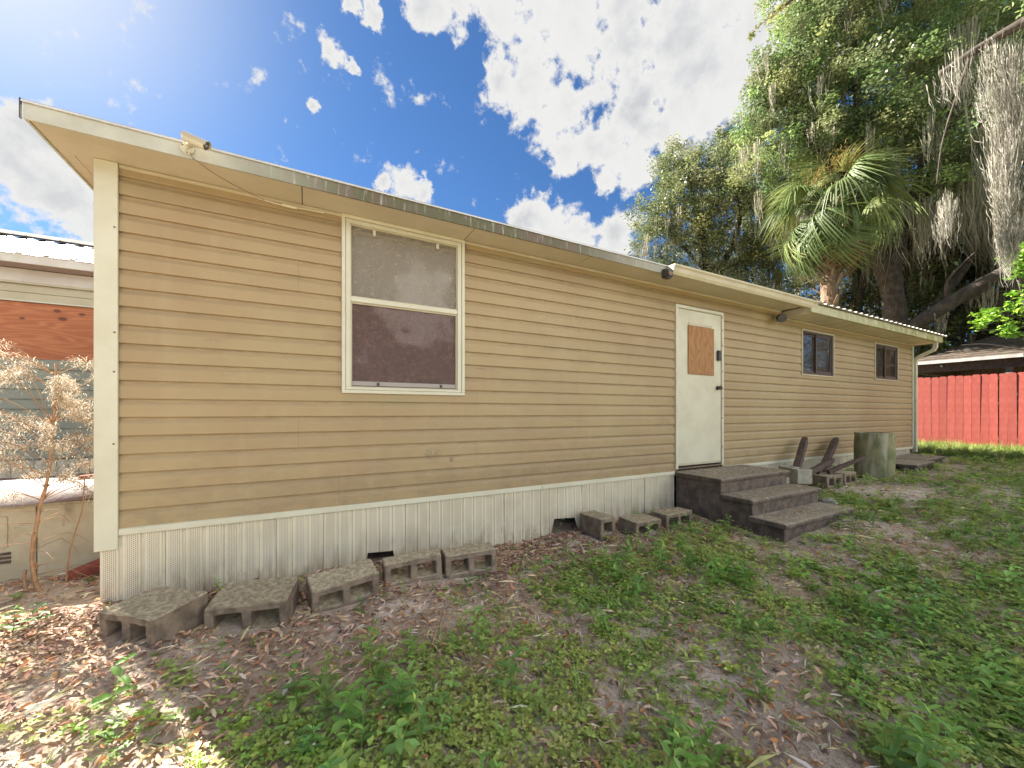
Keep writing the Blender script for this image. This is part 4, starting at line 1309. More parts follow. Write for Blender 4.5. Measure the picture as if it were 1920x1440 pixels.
def t_rosette(seed, n=8, L=.05, w=.022):
    r = random.Random(seed); it = []
    for k in range(n):
        lv, lf = leaf_q(L * r.uniform(.6, 1.1), w * r.uniform(.8, 1.1), .2, r.uniform(.0, .35))
        it.append((place(lv, 2 * PI * k / n + r.uniform(-.4, .4), r.uniform(.1, .8), (r.uniform(-.006, .006), r.uniform(-.006, .006), r.uniform(.002, .02))), lf, (1 * r.uniform(.8, 1.15),) * 3))
    return assemble(it)


def t_creeper(seed, n=9):
    r = random.Random(seed); it = []
    for k in range(n):
        cx, cy, cz = r.gauss(0, .035), r.gauss(0, .035), r.uniform(.012, .05)
        y0 = r.uniform(0, 6.3); s = r.uniform(.7, 1.2); t0 = r.uniform(-.35, .35)
        for j in range(3):
            lv, lf = leaf_q(.020 * s, .018 * s, .12, .1)
            it.append((place(lv, y0 + (j - 1) * 1.5, t0 + r.uniform(-.2, .3), (cx, cy, cz)), lf, (r.uniform(.8, 1.2),) * 3))
    return assemble(it)


def t_upright(seed, h=.13, L=.055, w=.028, lev=4):
    r = random.Random(seed); it = []
    lx, ly = r.uniform(-.04, .04), r.uniform(-.04, .04)
    v, f = stem_t((0, 0, 0), (lx, ly, h), .0014); it.append((v, f, (.8, .9, .7)))
    for k in range(1, lev + 1):
        t = k / lev; y0 = k * 1.57 + r.uniform(-.4, .4)
        for j in (0, 1):
            s = (1.15 - .45 * t) * r.uniform(.8, 1.15)
            lv, lf = leaf_t(L * s, w * s, .18, r.uniform(.08, .35))
            it.append((place(lv, y0 + j * PI, r.uniform(.0, .55), (lx * t, ly * t, h * t)), lf, (r.uniform(.8, 1.2),) * 3))
    lv, lf = leaf_s(L * .5, w * .4, .3, 0); it.append((place(lv, y0, .9, (lx, ly, h)), lf, (1.3, 1.3, 1.1)))
    return assemble(it)


def t_grass(seed, n=12, h=.12, spread=.5):
    r = random.Random(seed); it = []
    for k in range(n):
        hh = h * r.uniform(.45, 1.15); w = .0022 * r.uniform(.7, 1.3); a = r.uniform(0, 6.3); bend = r.uniform(.1, spread)
        v = []; S = 4
        for i in range(S + 1):
            t = i / S
            o = bend * hh * t * t * 1.2; z = hh * (t - .32 * bend * t * t)
            ww = w * (1 - t * .85)
            v += [(ww, o, z), (-ww, o, z)]
        f = []
        for i in range(S):
            f += [(2 * i, 2 * i + 2, 2 * i + 1), (2 * i + 1, 2 * i + 2, 2 * i + 3)]
        it.append((place(np.array(v), a, 0, (r.gauss(0, .01), r.gauss(0, .01), 0)), np.array(f), (r.uniform(.75, 1.25),) * 3))
    return assemble(it)


CAMXY = np.array([0.0, -3.25])
FOOT = [(-1.13, 11.45, -.012, 9), (3.93, 5.36, -1.27, 0), (-3.9, -1.15, .60, 9), (-9, -1, 3.95, 9)]


def polar_points(n, r0, r1, a0=-62, a1=112, power=1.0):
    """points round the viewing side of the yard, denser near the path"""
    u = rng.random(n)
    r = (r0 ** power + u * (r1 ** power - r0 ** power)) ** (1 / power)
    a = np.radians(rng.uniform(a0, a1, n))
    x = CAMXY[0] + r * np.sin(a); y = CAMXY[1] + r * np.cos(a)
    return x, y, r


def vnoise(x, y, s, off=0.0, octv=3):
    out = np.empty(len(x))
    for i in range(len(x)):
        out[i] = mnoise.fractal(Vector((x[i] * s + off, y[i] * s - off, off)), 1.0, 2.0, octv)
    return out


def clear(x, y):
    ok = np.ones(len(x), bool)
    for x0, x1, y0, y1 in FOOT:
        ok &= ~((x > x0) & (x < x1) & (y > y0) & (y < y1))
    for qx, qy, qr in ((-.72, -.47, .22), (-.27, -.5, .24), (.21, -.47, .2), (.69, -.39, .2), (1.13, -.4, .2), (2.55, -.26, .17), (2.98, -.41, .2), (3.5, -.37, .2), (3.35, -.37, .12), (6.5, -.5, .2), (6.94, -.5, .2), (5.9, -.45, .2)):
        ok &= (x - qx) ** 2 + ((y - qy) * 1.35) ** 2 > qr ** 2
    bx, by = 7.91, -.55
    ok &= (x - bx) ** 2 + (y - by) ** 2 > .33 ** 2
    return ok


def green_density(x, y):
    n = vnoise(x, y, .75, 3.7)
    n2 = vnoise(x, y, 2.6, 9.1)
    d = .44 + .85 * n + .75 * n2 + .42 * np.maximum(np.clip((x - .7) / 2.2, -.7, 1), -.7 + .62 * np.clip((-y - .75) / .5, 0, 1))
    d += .15 * np.clip((-y - 1.4) / 1.2, 0, 1) * (x > .5)
    near = np.clip((-y - .52 - .45 * np.clip((.9 - x) / 1.1, 0, 1) - .12 * np.sin(x * 3)) / .42, 0, 1)      # bare strip along the skirting
    near = np.where((x > 5.4) | (x < -1.2), np.clip(near + .5, 0, 1), near)
    return np.clip(d, 0.03, 1) * (.10 + .90 * near)


def scatter_kind(tmpl, x, y, s, cols, tilt=.15, lift=0.0):
    v, f, c = tmpl
    n = len(x)
    z = gzn(x, y) + lift
    pos = np.stack([x, y, z], -1)
    Rm = rotz(rng.uniform(0, 2 * PI, n)) @ rotx(rng.normal(0, tilt, n))
    return scatter(v, f, pos, Rm, s, cols, c)


GREENS = [(.32, .46, .09), (.40, .54, .12), (.27, .39, .10), (.48, .54, .15), (.23, .36, .11)]
YELLOWG = [(.50, .52, .15), (.58, .53, .22), (.44, .52, .14)]


def build_ground_cover():
    # dead oak leaves
    parts = []
    lts = [leaf_t(.058, .021, .30, .25), leaf_t(.050, .019, -.25, -.2), leaf_t(.066, .022, .15, .45), leaf_t(.045, .020, .45, .1)]
    for (n, r0, r1, s0) in ((15000, .75, 3.2, .78), (26000, 3.2, 6.5, .88), (16000, 6.5, 15, 1.25)):
        x, y, r = polar_points(n, r0, r1, power=1.7)
        g = green_density(x, y)
        lit = np.clip(.95 - .62 * g + .75 * vnoise(x, y, 1.5, 21.0) - .20 * np.clip((x - 2) / 3, 0, 1), .20, 1)
        k = clear(x, y) & (rng.random(n) < lit)
        x, y = x[k], y[k]
        for i in range(4):
            sl = slice(i, None, 4)
            xx, yy = x[sl], y[sl]; m = len(xx)
            pos = np.stack([xx, yy, gzn(xx, yy) + .006 + rng.random(m) * .018], -1)
            Rm = rotz(rng.uniform(0, 2 * PI, m)) @ rotx(rng.normal(0, .38, m)) @ rotz(rng.uniform(0, 2 * PI, m)) @ rotx(rng.normal(0, .2, m))
            cols = palette(m, [(.54, .36, .235), (.42, .265, .175), (.65, .48, .34), (.58, .28, .12), (.28, .175, .125), (.56, .44, .35), (.72, .56, .42)], .18, [.22, .2, .18, .12, .13, .1, .05])
            parts.append(scatter(lts[i][0], lts[i][1], pos, Rm, s0 * rng.uniform(.55, 1.3, m), cols))
    # drift of leaves at the wall and around the blocks
    n = 5200
    x = rng.uniform(-1.9, 3.9, n); y = -.02 - np.abs(rng.normal(0, .42, n))
    k = clear(x, y); x, y = x[k], y[k]; m = len(x)
    pos = np.stack([x, y, gzn(x, y) + .004 + rng.random(m) * .022], -1)
    Rm = rotz(rng.uniform(0, 2 * PI, m)) @ rotx(rng.normal(0, .4, m)) @ rotz(rng.uniform(0, 2 * PI, m))
    parts.append(scatter(lts[0][0], lts[0][1], pos, Rm, rng.uniform(.5, 1.15, m), palette(m, [(.48, .30, .20), (.36, .22, .15), (.60, .42, .30), (.26, .16, .12)], .2)))
    v, f, c = merge(parts)
    link('leaf_litter', fast_mesh('leaf_litter', v, f, c), 'litter', None, kind='stuff', label='tan and rust fallen oak leaves strewn over the yard')
    # small debris: twigs and crumbs
    n = 66000
    x, y, r = polar_points(n, .75, 9.5, power=1.65)
    k = clear(x, y); x, y = x[k], y[k]; m = len(x)
    tv = np.array([(-.5, -.035, .0), (.5, -.03, .1), (.5, .03, .12), (-.5, .035, .02), (0, 0, .16)]); tf = np.array([(0, 1, 4), (2, 3, 4)])
    pos = np.stack([x, y, gzn(x, y) + .004 + rng.random(m) ** 2 * .025], -1)
    Rm = rotz(rng.uniform(0, 2 * PI, m)) @ rotx(rng.normal(0, .2, m)) @ rotz(rng.normal(0, .2, m))
    v, f, c = scatter(tv, tf, pos, Rm, rng.gamma(2.6, .015, m), palette(m, [(.56, .44, .29), (.34, .24, .17), (.74, .65, .48), (.50, .46, .22)], .25))
    link('twig_debris', fast_mesh('twig_debris', v, f, c), 'litter', None, kind='stuff', label='small twigs and crumbs on the sandy ground')
    # crumbs of leaf and twig blown onto the treads and block tops
    parts = []
    for (x0, x1, y0, y1, zz, n) in ((3.99, 5.3, -.60, -.04, .458, 170), (3.99, 5.3, -.95, -.62, .293, 190), (3.99, 5.3, -1.25, -.95, .128, 170), (.03, .40, -.54, -.40, .112, 14), (3.33, 3.68, -.44, -.30, .114, 60), (5.36, 5.6, -.3, -.1, .03, 10), (9.0, 10.9, -.6, -.2, .325, 60)):
        x = rng.uniform(x0, x1, n); y = rng.uniform(y0, y1, n)
        pos = np.stack([x, y, np.full(n, zz) + rng.random(n) * .006], -1)
        Rm = rotz(rng.uniform(0, 2 * PI, n)) @ rotx(rng.normal(0, .25, n))
        parts.append(scatter(lts[2][0], lts[2][1], pos, Rm, rng.uniform(.15, .6, n), palette(n, [(.50, .36, .24), (.34, .22, .15), (.66, .52, .38)], .25)))
    v, f, c = merge(parts)
    link('step_litter', fast_mesh('step_litter', v, f, c), 'litter', None, kind='stuff', label='crumbs of dry leaf lying on the concrete treads and block tops')
    # weeds
    parts = []
    cre = [t_creeper(s) for s in range(5)]
    ros = [t_rosette(s, 7, .042, .019) for s in range(4)]
    for (n, r0, r1, s0) in ((14500, .75, 3.3, .78), (28000, 3.3, 6.8, .88), (18000, 6.8, 16.5, 1.8)):
        x, y, r = polar_points(n, r0, r1, power=1.8)
        g = green_density(x, y)
        k = clear(x, y) & (rng.random(n) < g ** 1.3)
        x, y = x[k], y[k]
        for i in range(9):
            sl = slice(i, None, 9); xx, yy = x[sl], y[sl]; m = len(xx)
            if not m: continue
            T = cre[i] if i < 5 else ros[i - 5]
            hue = vnoise(xx, yy, .6, 40.0)
            cols = palette(m, GREENS, .16)
            yl = palette(m, YELLOWG, .15)
            wq = np.clip(hue * .9 + .12, 0, .7)[:, None]
            parts.append(scatter_kind(T, xx, yy, s0 * rng.uniform(.7, 1.35, m), cols * (1 - wq) + yl * wq, .2))
    v, f, c = merge(parts)
    link('ground_weeds', fast_mesh('ground_weeds', v, f, c), 'weed_leaf', None, kind='stuff', label='low clover-like weeds creeping over the lawn')
    # taller broad-leaved weeds, mostly to the right
    parts = []
    ups = [t_upright(s, .10 + .02 * (s % 4), .05 + .006 * (s % 3), .024 + .004 * (s % 2), 3 + s % 3) for s in range(6)]
    for (n, r0, r1) in ((4200, .8, 3.6), (5200, 3.6, 9.5)):
        x, y, r = polar_points(n, r0, r1, power=1.7)
        cl = vnoise(x, y, .9, 55.0)
        g = green_density(x, y)
        p = np.clip(.12 + 1.3 * cl + .5 * np.clip((x - .8) / 2, -.5, 1), .0, 1) * g
        near = (np.abs(y + .55) < .12) & (x < 3.8) & (rng.random(n) < .03)
        k = clear(x, y) & ((rng.random(n) < p * .9) | near)
        x, y = x[k], y[k]
        for i in range(6):
            sl = slice(i, None, 6); xx, yy = x[sl], y[sl]; m = len(xx)
            if m: parts.append(scatter_kind(ups[i], xx, yy, rng.uniform(.55, 1.5, m), palette(m, [(.24, .43, .10), (.30, .49, .13), (.20, .36, .10), (.36, .49, .13)], .14), .28))
    # single weeds seen among the blocks and at the steps' foot
    for (wx, wy, s) in ((1.02, -.62, 1.0), (1.22, -.58, 1.1), (1.12, -.66, .8), (1.5, -.62, .9), (3.1, -.66, 1.), (3.25, -.62, .8), (4.7, -1.38, 1.2), (4.95, -1.4, 1.3), (5.2, -1.36, 1.1), (5.45, -1.2, 1.2), (5.0, -1.52, 1.3), (5.5, -1.0, 1.), (-1.35, -.25, 1.1), (-1.3, -.15, .9), (-1.42, -.3, 1.), (.3, -.72, .8)):
        a = np.array([wx]); b = np.array([wy])
        parts.append(scatter_kind(ups[int(wx * 10) % 6], a, b, np.array([s]), palette(1, [(.10, .23, .05)], .1), .2))
    v, f, c = merge(parts)
    link('broadleaf_weeds', fast_mesh('broadleaf_weeds', v, f, c), 'weed_leaf', None, kind='stuff', label='upright broad-leaved weeds with fresh green leaves in the lawn')
    # grass tufts
    parts = []
    gr = [t_grass(s, 14, .12, .9) for s in range(3)] + [t_grass(s + 9, 9, .18, 1.2) for s in range(2)] + [t_grass(s + 20, 16, .07, .7) for s in range(3)]
    for (n, r0, r1, s0) in ((2600, .75, 3.4, .9), (5200, 3.4, 8, 1.0), (5200, 8, 16.5, 1.6)):
        x, y, r = polar_points(n, r0, r1, power=1.7)
        cl = vnoise(x, y, 1.4, 77.0)
        g = green_density(x, y)
        k = clear(x, y) & (rng.random(n) < np.clip(.30 + 1.2 * cl, .04, 1) * np.clip(g + .25, 0, 1)) & (y < -.35)
        x, y = x[k], y[k]
        for i in range(8):
            sl = slice(i, None, 8); xx, yy = x[sl], y[sl]; m = len(xx)
            if m:
                cc = palette(m, [(.22, .38, .08), (.30, .43, .11), (.44, .46, .16), (.58, .50, .28), (.34, .45, .12)], .16)
                parts.append(scatter_kind(gr[i], xx, yy, s0 * rng.uniform(.5, 1.25, m), cc, .2))
    # sunlit fringe in front of the fence and along it
    n = 2200
    x = rng.uniform(12.2, 14.97, n); y = rng.uniform(-4, 2.5, n)
    parts.append(scatter_kind(gr[0], x, y, rng.uniform(.9, 2.1, n), palette(n, [(.16, .24, .05), (.12, .20, .05), (.24, .27, .08)], .15), .2))
    v, f, c = merge(parts)
    link('grass', fast_mesh('grass', v, f, c), 'weed_leaf', None, kind='stuff', label='thin tufts of grass scattered through the lawn')
    # white flowers
    it = []
    for k in range(5):
        lv, lf = leaf_s(.011, .008, .1, .1); it.append((place(lv, 2 * PI * k / 5, .2, (0, 0, .14)), lf, (.75, .74, .66)))
    v, f = stem_t((0, 0, 0), (0, 0, .14), .0009); it.append((v, f, (.12, .2, .05)))
    lv, lf = leaf_s(.006, .006, .1, 0); it.append((place(lv, 0, .1, (0, -.003, .1425)), lf, (.6, .42, .05)))
    T = assemble(it)
    x, y, r = polar_points(230, .9, 8, a0=-10, a1=95, power=1.4)
    k = clear(x, y) & (y < -.7) & (green_density(x, y) > .35); x, y = x[k], y[k]; m = len(x)
    vv, ff, cc = scatter_kind(T, x, y, rng.uniform(.45, 1.05, m), np.ones((m, 3)), .15)
    link('white_flowers', fast_mesh('white_flowers', vv, ff, cc), 'weed_leaf', None, kind='stuff', label='tiny white flowers dotted over the weeds')


build_ground_cover()


# ------------------------------------------------------------------ trees
def leaf_cloud(blobs, per_m2=2.1, leaves=60, size=.085, sub=.42, cols=((.06, .10, .025),), seed=0, shell=(.72, 1.04), flat=.75, inner=.25, squash=.8):
    """leaf-sized faces gathered in clumps over the given lobes (x,y,z,r)"""
    g = np.random.default_rng(seed)
    C, Rr = [], []
    for (x, y, z, r) in blobs:
        n = max(6, int(4 * PI * r * r * per_m2 * .55))
        d = g.normal(size=(n, 3)); d /= np.linalg.norm(d, axis=1)[:, None]
        rad = r * g.uniform(*shell, n)
        ins = g.random(n) < inner
        rad[ins] = r * g.uniform(.25, .75, ins.sum())
        # uneven outline
        lump = 1 + .22 * np.sin(d[:, 0] * 5 + x) * np.sin(d[:, 1] * 6 + y) + .12 * np.sin(d[:, 2] * 11 + z)
        p = np.array([x, y, z]) + d * (rad * lump)[:, None] * np.array([1, 1, squash])
        C.append(p); Rr.append(g.uniform(.5, 1.25, n) * sub)
    C = np.concatenate(C); Rr = np.concatenate(Rr)
    n = len(C)
    L = np.maximum(8, (leaves * (Rr / sub) ** 1.7 * g.uniform(.6, 1.2, n)).astype(int))
    idx = np.repeat(np.arange(n), L); N = len(idx)
    d = g.normal(size=(N, 3)); d /= np.linalg.norm(d, axis=1)[:, None]
    rr = Rr[idx] * g.random(N) ** .45
    pos = C[idx] + d * rr[:, None] * np.array([1, 1, flat])
    yaw = g.uniform(0, 2 * PI, N); pit = g.normal(.0, .75, N); yaw2 = g.uniform(0, 2 * PI, N)
    Rm = rotz(yaw) @ rotx(pit) @ rotz(yaw2)
    s = size * g.uniform(.6, 1.35, N)
    clcol = np.array(cols)[g.choice(len(cols), n)] * (1 + g.normal(0, .12, (n, 1)))
    col = clcol[idx] * (1 + g.normal(0, .22, (N, 1)))
    col = np.clip(col, .006, .7)
    tv = np.array([(0, -.5, 0), (.30, 0, .08), (0, .5, 0), (-.30, 0, .08)])
    tf = np.array([(0, 1, 2, 3)])
    return scatter(tv, tf, pos, Rm, s, col), C


def moss_arrays(clusters, seed=0, w=.011, col=((.33, .31, .23), (.27, .265, .20), (.38, .35, .27))):
    """hanging grey moss: clusters (x,y,z_top, spread, length, strands)"""
    g = np.random.default_rng(seed)
    V, F, Cc = [], [], []; b = 0
    S = 6
    for (x, y, z, sp, ln, n) in clusters:
        n = int(n)
        p0 = np.stack([x + g.normal(0, sp, n), y + g.normal(0, sp, n), z + g.normal(0, sp * .5 + .05, n)], -1)
        L = ln * g.uniform(.25, 1.1, n)
        t = np.linspace(0, 1, S + 1)
        ph = g.uniform(0, 6.3, (n, 4)); am = g.uniform(.01, .05, (n, 1)) * (.5 + L[:, None])
        pull = 1 - .45 * t[None, :] ** 1.3                              # strands draw together to a tip
        cx = x + (p0[:, 0:1] - x) * pull + am * np.sin(t[None] * 9 + ph[:, 0:1]) * t[None]
        cy = y + (p0[:, 1:2] - y) * pull + am * np.sin(t[None] * 8 + ph[:, 1:2]) * t[None]
        cz = p0[:, 2:3] - L[:, None] * t[None]
        a = g.uniform(0, PI, n)
        ww = w * g.uniform(.5, 1.5, (n, 1)) * (1 - .75 * t[None] ** 1.5) * (1 + .7 * np.sin(t[None] * 25 + ph[:, 2:3]))
        dx = np.cos(a)[:, None] * ww; dy = np.sin(a)[:, None] * ww
        A = np.stack([cx + dx, cy + dy, cz], -1); B = np.stack([cx - dx, cy - dy, cz + .01], -1)
        vv = np.stack([A, B], 2).reshape(n, (S + 1) * 2, 3)
        i = np.arange(S) * 2
        q = np.stack([i, i + 1, i + 3, i + 2], -1)
        f = q[None] + (np.arange(n) * (S + 1) * 2)[:, None, None]
        V.append(vv.reshape(-1, 3)); F.append(f.reshape(-1, 4) + b)
        cc = np.array(col)[g.choice(len(col), n)] * (1 + g.normal(0, .15, (n, 1)))
        Cc.append(np.repeat(cc, (S + 1) * 2, 0)); b += n * (S + 1) * 2
    return np.concatenate(V), np.concatenate(F), np.clip(np.concatenate(Cc), .01, .8)


def limb(mb, pts, r0, r1, seg=9, sub=4, wob=.12, seed=0):
    """bent tapering limb through the points"""
    r = random.Random(seed)
    P = [Vector(p) for p in pts]
    out = []
    for i in range(len(P) - 1):
        a = P[max(i - 1, 0)]; b = P[i]; c = P[i + 1]; d = P[min(i + 2, len(P) - 1)]
        for k in range(sub):
            t = k / sub
            out.append(.5 * ((2 * b) + (c - a) * t + (2 * a - 5 * b + 4 * c - d) * t * t + (3 * b - a - 3 * c + d) * t ** 3))
    out.append(P[-1])
    n = len(out)
    rad = [r0 + (r1 - r0) * (i / (n - 1)) ** .8 for i in range(n)]
    out = [p + Vector((r.uniform(-1, 1), r.uniform(-1, 1), r.uniform(-1, 1))) * wob * rad[i] for i, p in enumerate(out)]
    mb.tube(out, [q * r.uniform(.92, 1.1) for q in rad], seg)
    return out


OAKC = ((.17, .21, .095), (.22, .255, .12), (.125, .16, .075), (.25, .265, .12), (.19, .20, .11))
OAKC_SUN = ((.22, .325, .12), (.28, .385, .145), (.155, .24, .095), (.35, .40, .17))  # brighter palette: sunlit look put into the leaf colour


def oak(base, limbs, blobs, moss, label, name='live_oak', cols=OAKC, seed=0, leaves=60, size=.085, per=2.1, sub=.42, shell=(.72, 1.04), mcol=None, mw=.011, group=None):
    root = empty(name, base, label=label, cat='tree', group=group)
    off = np.array(base)
    mb = MB()
    for k, (pts, r0, r1) in enumerate(limbs):
        limb(mb, [Vector(p) - Vector(base) for p in pts], r0, r1, seed=seed * 10 + k, seg=12 if r0 > .2 else 7)
    if mb.v:
        mb.obj('trunk', 'bark', root, smooth=True)
    (v, f, c), C = leaf_cloud(blobs, per, leaves, size, sub, cols, seed, shell)
    # crown
    link('crown', fast_mesh('crown', v - off, f, c), 'leaf', root)
    if moss:
        v, f, c = moss_arrays(moss, seed, w=mw, **({'col': mcol} if mcol else {}))
        link('hanging_moss', fast_mesh('hanging_moss', v - off, f, c), 'moss_strand', root)
    return root, C


# main oak behind the red fence
O1 = [(18.04,5.27,14.50,1.77),(16.87,5.90,15.38,0.84),(16.67,6.00,13.84,0.88),(17.65,5.48,11.85,1.99),(16.48,6.10,12.29,0.99),(18.01,4.16,15.94,1.97),(18.74,3.77,12.43,2.48),(20.23,2.41,14.05,2.60),(20.04,1.94,10.32,1.83),(23.30,1.34,14.49,2.69),(19.65,3.28,17.60,2.90),(22.39,1.82,19.05,3.31),(23.49,1.24,10.36,1.86),(18.51,2.19,11.30,1.12),(20.77,3.82,10.97,1.77),(20.41,5.14,11.11,1.64),(17.46,4.45,16.77,1.24),(19.17,5.81,9.94,1.64),(24.27,1.95,9.42,1.32),(26.0,.8,13.0,2.8),(25.8,1.1,18.0,3.0),(20.0,5.5,21.0,2.6)]
gm = random.Random(5)
moss1 = []
for (x, y, z, r) in O1:
    for k in range(6):
        a = gm.uniform(0, 6.3); q = r * gm.uniform(.3, .95)
        moss1.append((x + math.cos(a) * q - .4, y + math.sin(a) * q - .3, z - r * gm.uniform(.1, .7), gm.uniform(.05, .16), gm.uniform(.5, 1.7), gm.randint(8, 26)))
# long curtains under the right-hand boughs
def W_(px, py, t):
    return None
for (x, y, z, sp, ln, n) in ((18.6, .9, 13.4, .22, 2.6, 160), (19.0, .4, 11.0, .25, 2.2, 150), (20.4, 1.2, 9.6, .35, 2.6, 220), (21.6, 1.0, 9.2, .35, 2.4, 220), (19.4, 2.0, 8.6, .3, 2.0, 160), (18.0, 2.4, 10.2, .12, 1.9, 60),
                             (22.6, .6, 8.6, .4, 3.0, 260), (19.8, 3.4, 8.8, .4, 2.6, 200), (18.6, 4.4, 8.6, .35, 2.6, 180), (17.6, 5.0, 9.0, .3, 2.2, 130), (24, .2, 9.0, .5, 3.4, 260), (17.0, 5.6, 14.2, .1, 1.6, 60)):
    moss1.append((x, y, z, sp, ln, n))
oak((20.4, 2.9, .3),
    [([(20.4, 2.9, .0), (20.35, 2.95, 2.5), (20.2, 3.0, 4.6), (19.9, 3.1, 6.4)], .42, .34),
     ([(19.9, 3.1, 6.2), (20.1, 2.9, 7.6), (20.7, 2.4, 9.4), (21.5, 1.8, 12), (22.2, 1.6, 16)], .33, .12),
     ([(19.9, 3.1, 6.2), (19.6, 3.5, 8.0), (18.8, 4.2, 10.2), (17.9, 5.0, 12.4), (17.2, 5.6, 14.6)], .34, .07),
     ([(20.3, 2.95, 3.9), (21.2, 2.4, 5.0), (22.4, 1.5, 7.2), (23.4, 1.2, 10.2)], .22, .1),
     ([(19.2, 3.9, 9.2), (18.8, 3.6, 12), (18.6, 3.7, 15.5), (19.2, 3.4, 18)], .2, .05),
     ([(20.4, 2.7, 9.0), (19.8, 2.2, 10.2), (18.9, 2.1, 11.5)], .14, .03),
     ([(18.4, 4.6, 11.2), (17.6, 5.4, 11.8), (16.7, 6.0, 12.3)], .1, .02)],
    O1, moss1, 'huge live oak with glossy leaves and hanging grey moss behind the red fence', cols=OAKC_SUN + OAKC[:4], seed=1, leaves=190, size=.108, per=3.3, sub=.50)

# second oak farther left, behind the home
O2 = [(17.68,10.00,11.49,2.34),(16.10,10.84,11.49,1.38),(18.90,9.35,13.42,2.07),(17.43,10.13,13.42,1.38),(19.63,8.96,10.66,2.48),(15.73,11.03,10.11,1.05),(17.68,10.00,9.56,1.38),(21.89,8.89,13.45,2.61),(20.11,8.70,8.73,1.66),(17.54,11.20,14.90,1.01),(20.35,9.71,15.77,1.10),(18.6,9.4,7.8,1.5),(21.6,8.2,8.2,2.2),(23.4,7.6,11,2.4),(16.6,10.6,8.6,1.0)]
moss2 = []
for (x, y, z, r) in O2:
    for k in range(6):
        a = gm.uniform(0, 6.3); q = r * gm.uniform(.2, .9)
        moss2.append((x + math.cos(a) * q - .5, y + math.sin(a) * q - .5, z - r * gm.uniform(.2, .8), gm.uniform(.05, .12), gm.uniform(.5, 1.5), gm.randint(6, 18)))
oak((18.4, 9.6, .3),
    [([(18.4, 9.6, 0), (18.5, 9.6, 3), (18.3, 9.6, 5.5), (18.4, 9.6, 7.6)], .40, .30),
     ([(18.4, 9.6, 7.4), (18.2, 9.7, 9.4), (17.9, 9.9, 11.4), (17.5, 10.2, 13.6)], .28, .05),
     ([(18.4, 9.6, 7.4), (19.2, 9.2, 9.2), (20.0, 9.0, 11.2), (20.4, 9.4, 14.4)], .24, .05),
     ([(18.2, 9.7, 8.6), (17.2, 10.3, 9.8), (16.2, 10.8, 10.9)], .13, .03),
     ([(18.0, 9.8, 10.8), (17.0, 10.5, 11.6), (16.3, 10.9, 12.2)], .08, .02),
     ([(19.0, 9.3, 8.6), (20.6, 8.8, 9.4), (21.8, 8.5, 11.6)], .16, .04)],
    O2, moss2, 'greyer oak standing apart behind the home, left of the palm', cols=OAKC, seed=2, leaves=125, size=.125, per=3.0, sub=.52)

# leaning oak limb low over the gazebo (a fallen-looking trunk rising to the right)
oak((17.0, 2.3, .3),
    [([(17.0, 2.3, 0), (17.0, 2.2, 2.2), (17.1, 1.75, 3.7), (17.3, .9, 4.5), (17.6, -.1, 5.2), (18.2, -1.4, 6.4), (19, -3.0, 8.4), (19.5, -4, 11)], .22, .17),
     ([(17.3, .9, 4.5), (17.2, .9, 5.2), (17.4, .4, 5.9)], .06, .02),
     ([(18.2, -1.4, 6.4), (17.4, -1.2, 7.6), (16.8, -1.4, 9)], .1, .03)],
    [(19.3, -3.6, 11.5, 2.6), (17.2, -1.6, 9.8, 1.5), (18.6, -2.0, 13.5, 2.3), (21, -5, 14, 3)],
    [(17.6, .2, 5.0, .12, 1.3, 50), (17.9, -.5, 5.6, .15, 1.5, 70), (18.2, -1.2, 6.2, .2, 1.9, 110), (17.3, 1.1, 4.4, .1, .9, 40), (18.6, -2.0, 7.0, .3, 2.4, 160), (17.2, -1.3, 8.5, .25, 2.4, 160), (17.6, -2.0, 10, .3, 2.6, 160)],
    'leaning oak whose bare dark limb slants up above the gazebo', cols=OAKC_SUN, seed=3, leaves=60, size=.11, per=2.2, sub=.45, name='leaning_oak')

# near oak at the right edge, its trunk beside the yard, moss trailing down from the boughs
moss3 = []
for k in range(30):
    t = k / 29
    moss3.append((14.4 + gm.uniform(-.1, .2), -.72 + gm.uniform(-.17, .17), 9.8 - 4.6 * t, .07 + .09 * (1 - t) , gm.uniform(.6, 1.5) * (1 - .3 * t), 105))
for k in range(14):
    t = k / 13
    moss3.append((13.9 + gm.uniform(-.1, .2), -.5 + gm.uniform(-.1, .1), 9.8 - 1.6 * t, .07, gm.uniform(.3, .8), 12))
for k in range(8):
    t = k / 7
    moss3.append((13.9 + gm.uniform(-.1, .1), .12 + gm.uniform(-.1, .1), 6.5 - .6 * t, .08, gm.uniform(.5, 1.0), 26))
for k in range(2):
    moss3.append((13.9 + gm.uniform(-.6, .6), gm.uniform(-1.0, .8), 9.6 + gm.uniform(-.3, .6), .12, gm.uniform(.5, 1.4), 45))
O3 = [(14.6, -1.6, 10.9, 1.1), (13.0, -3.6, 11.5, 1.8), (11.5, -6.5, 10.5, 2.4), (13.5, -7.5, 11.5, 2.6), (9.5, -7.0, 10.0, 1.9), (12.5, -9.5, 10.5, 2.4), (15.3, -5.5, 11.0, 2.0), (8.0, -5.5, 9.6, 1.3)]
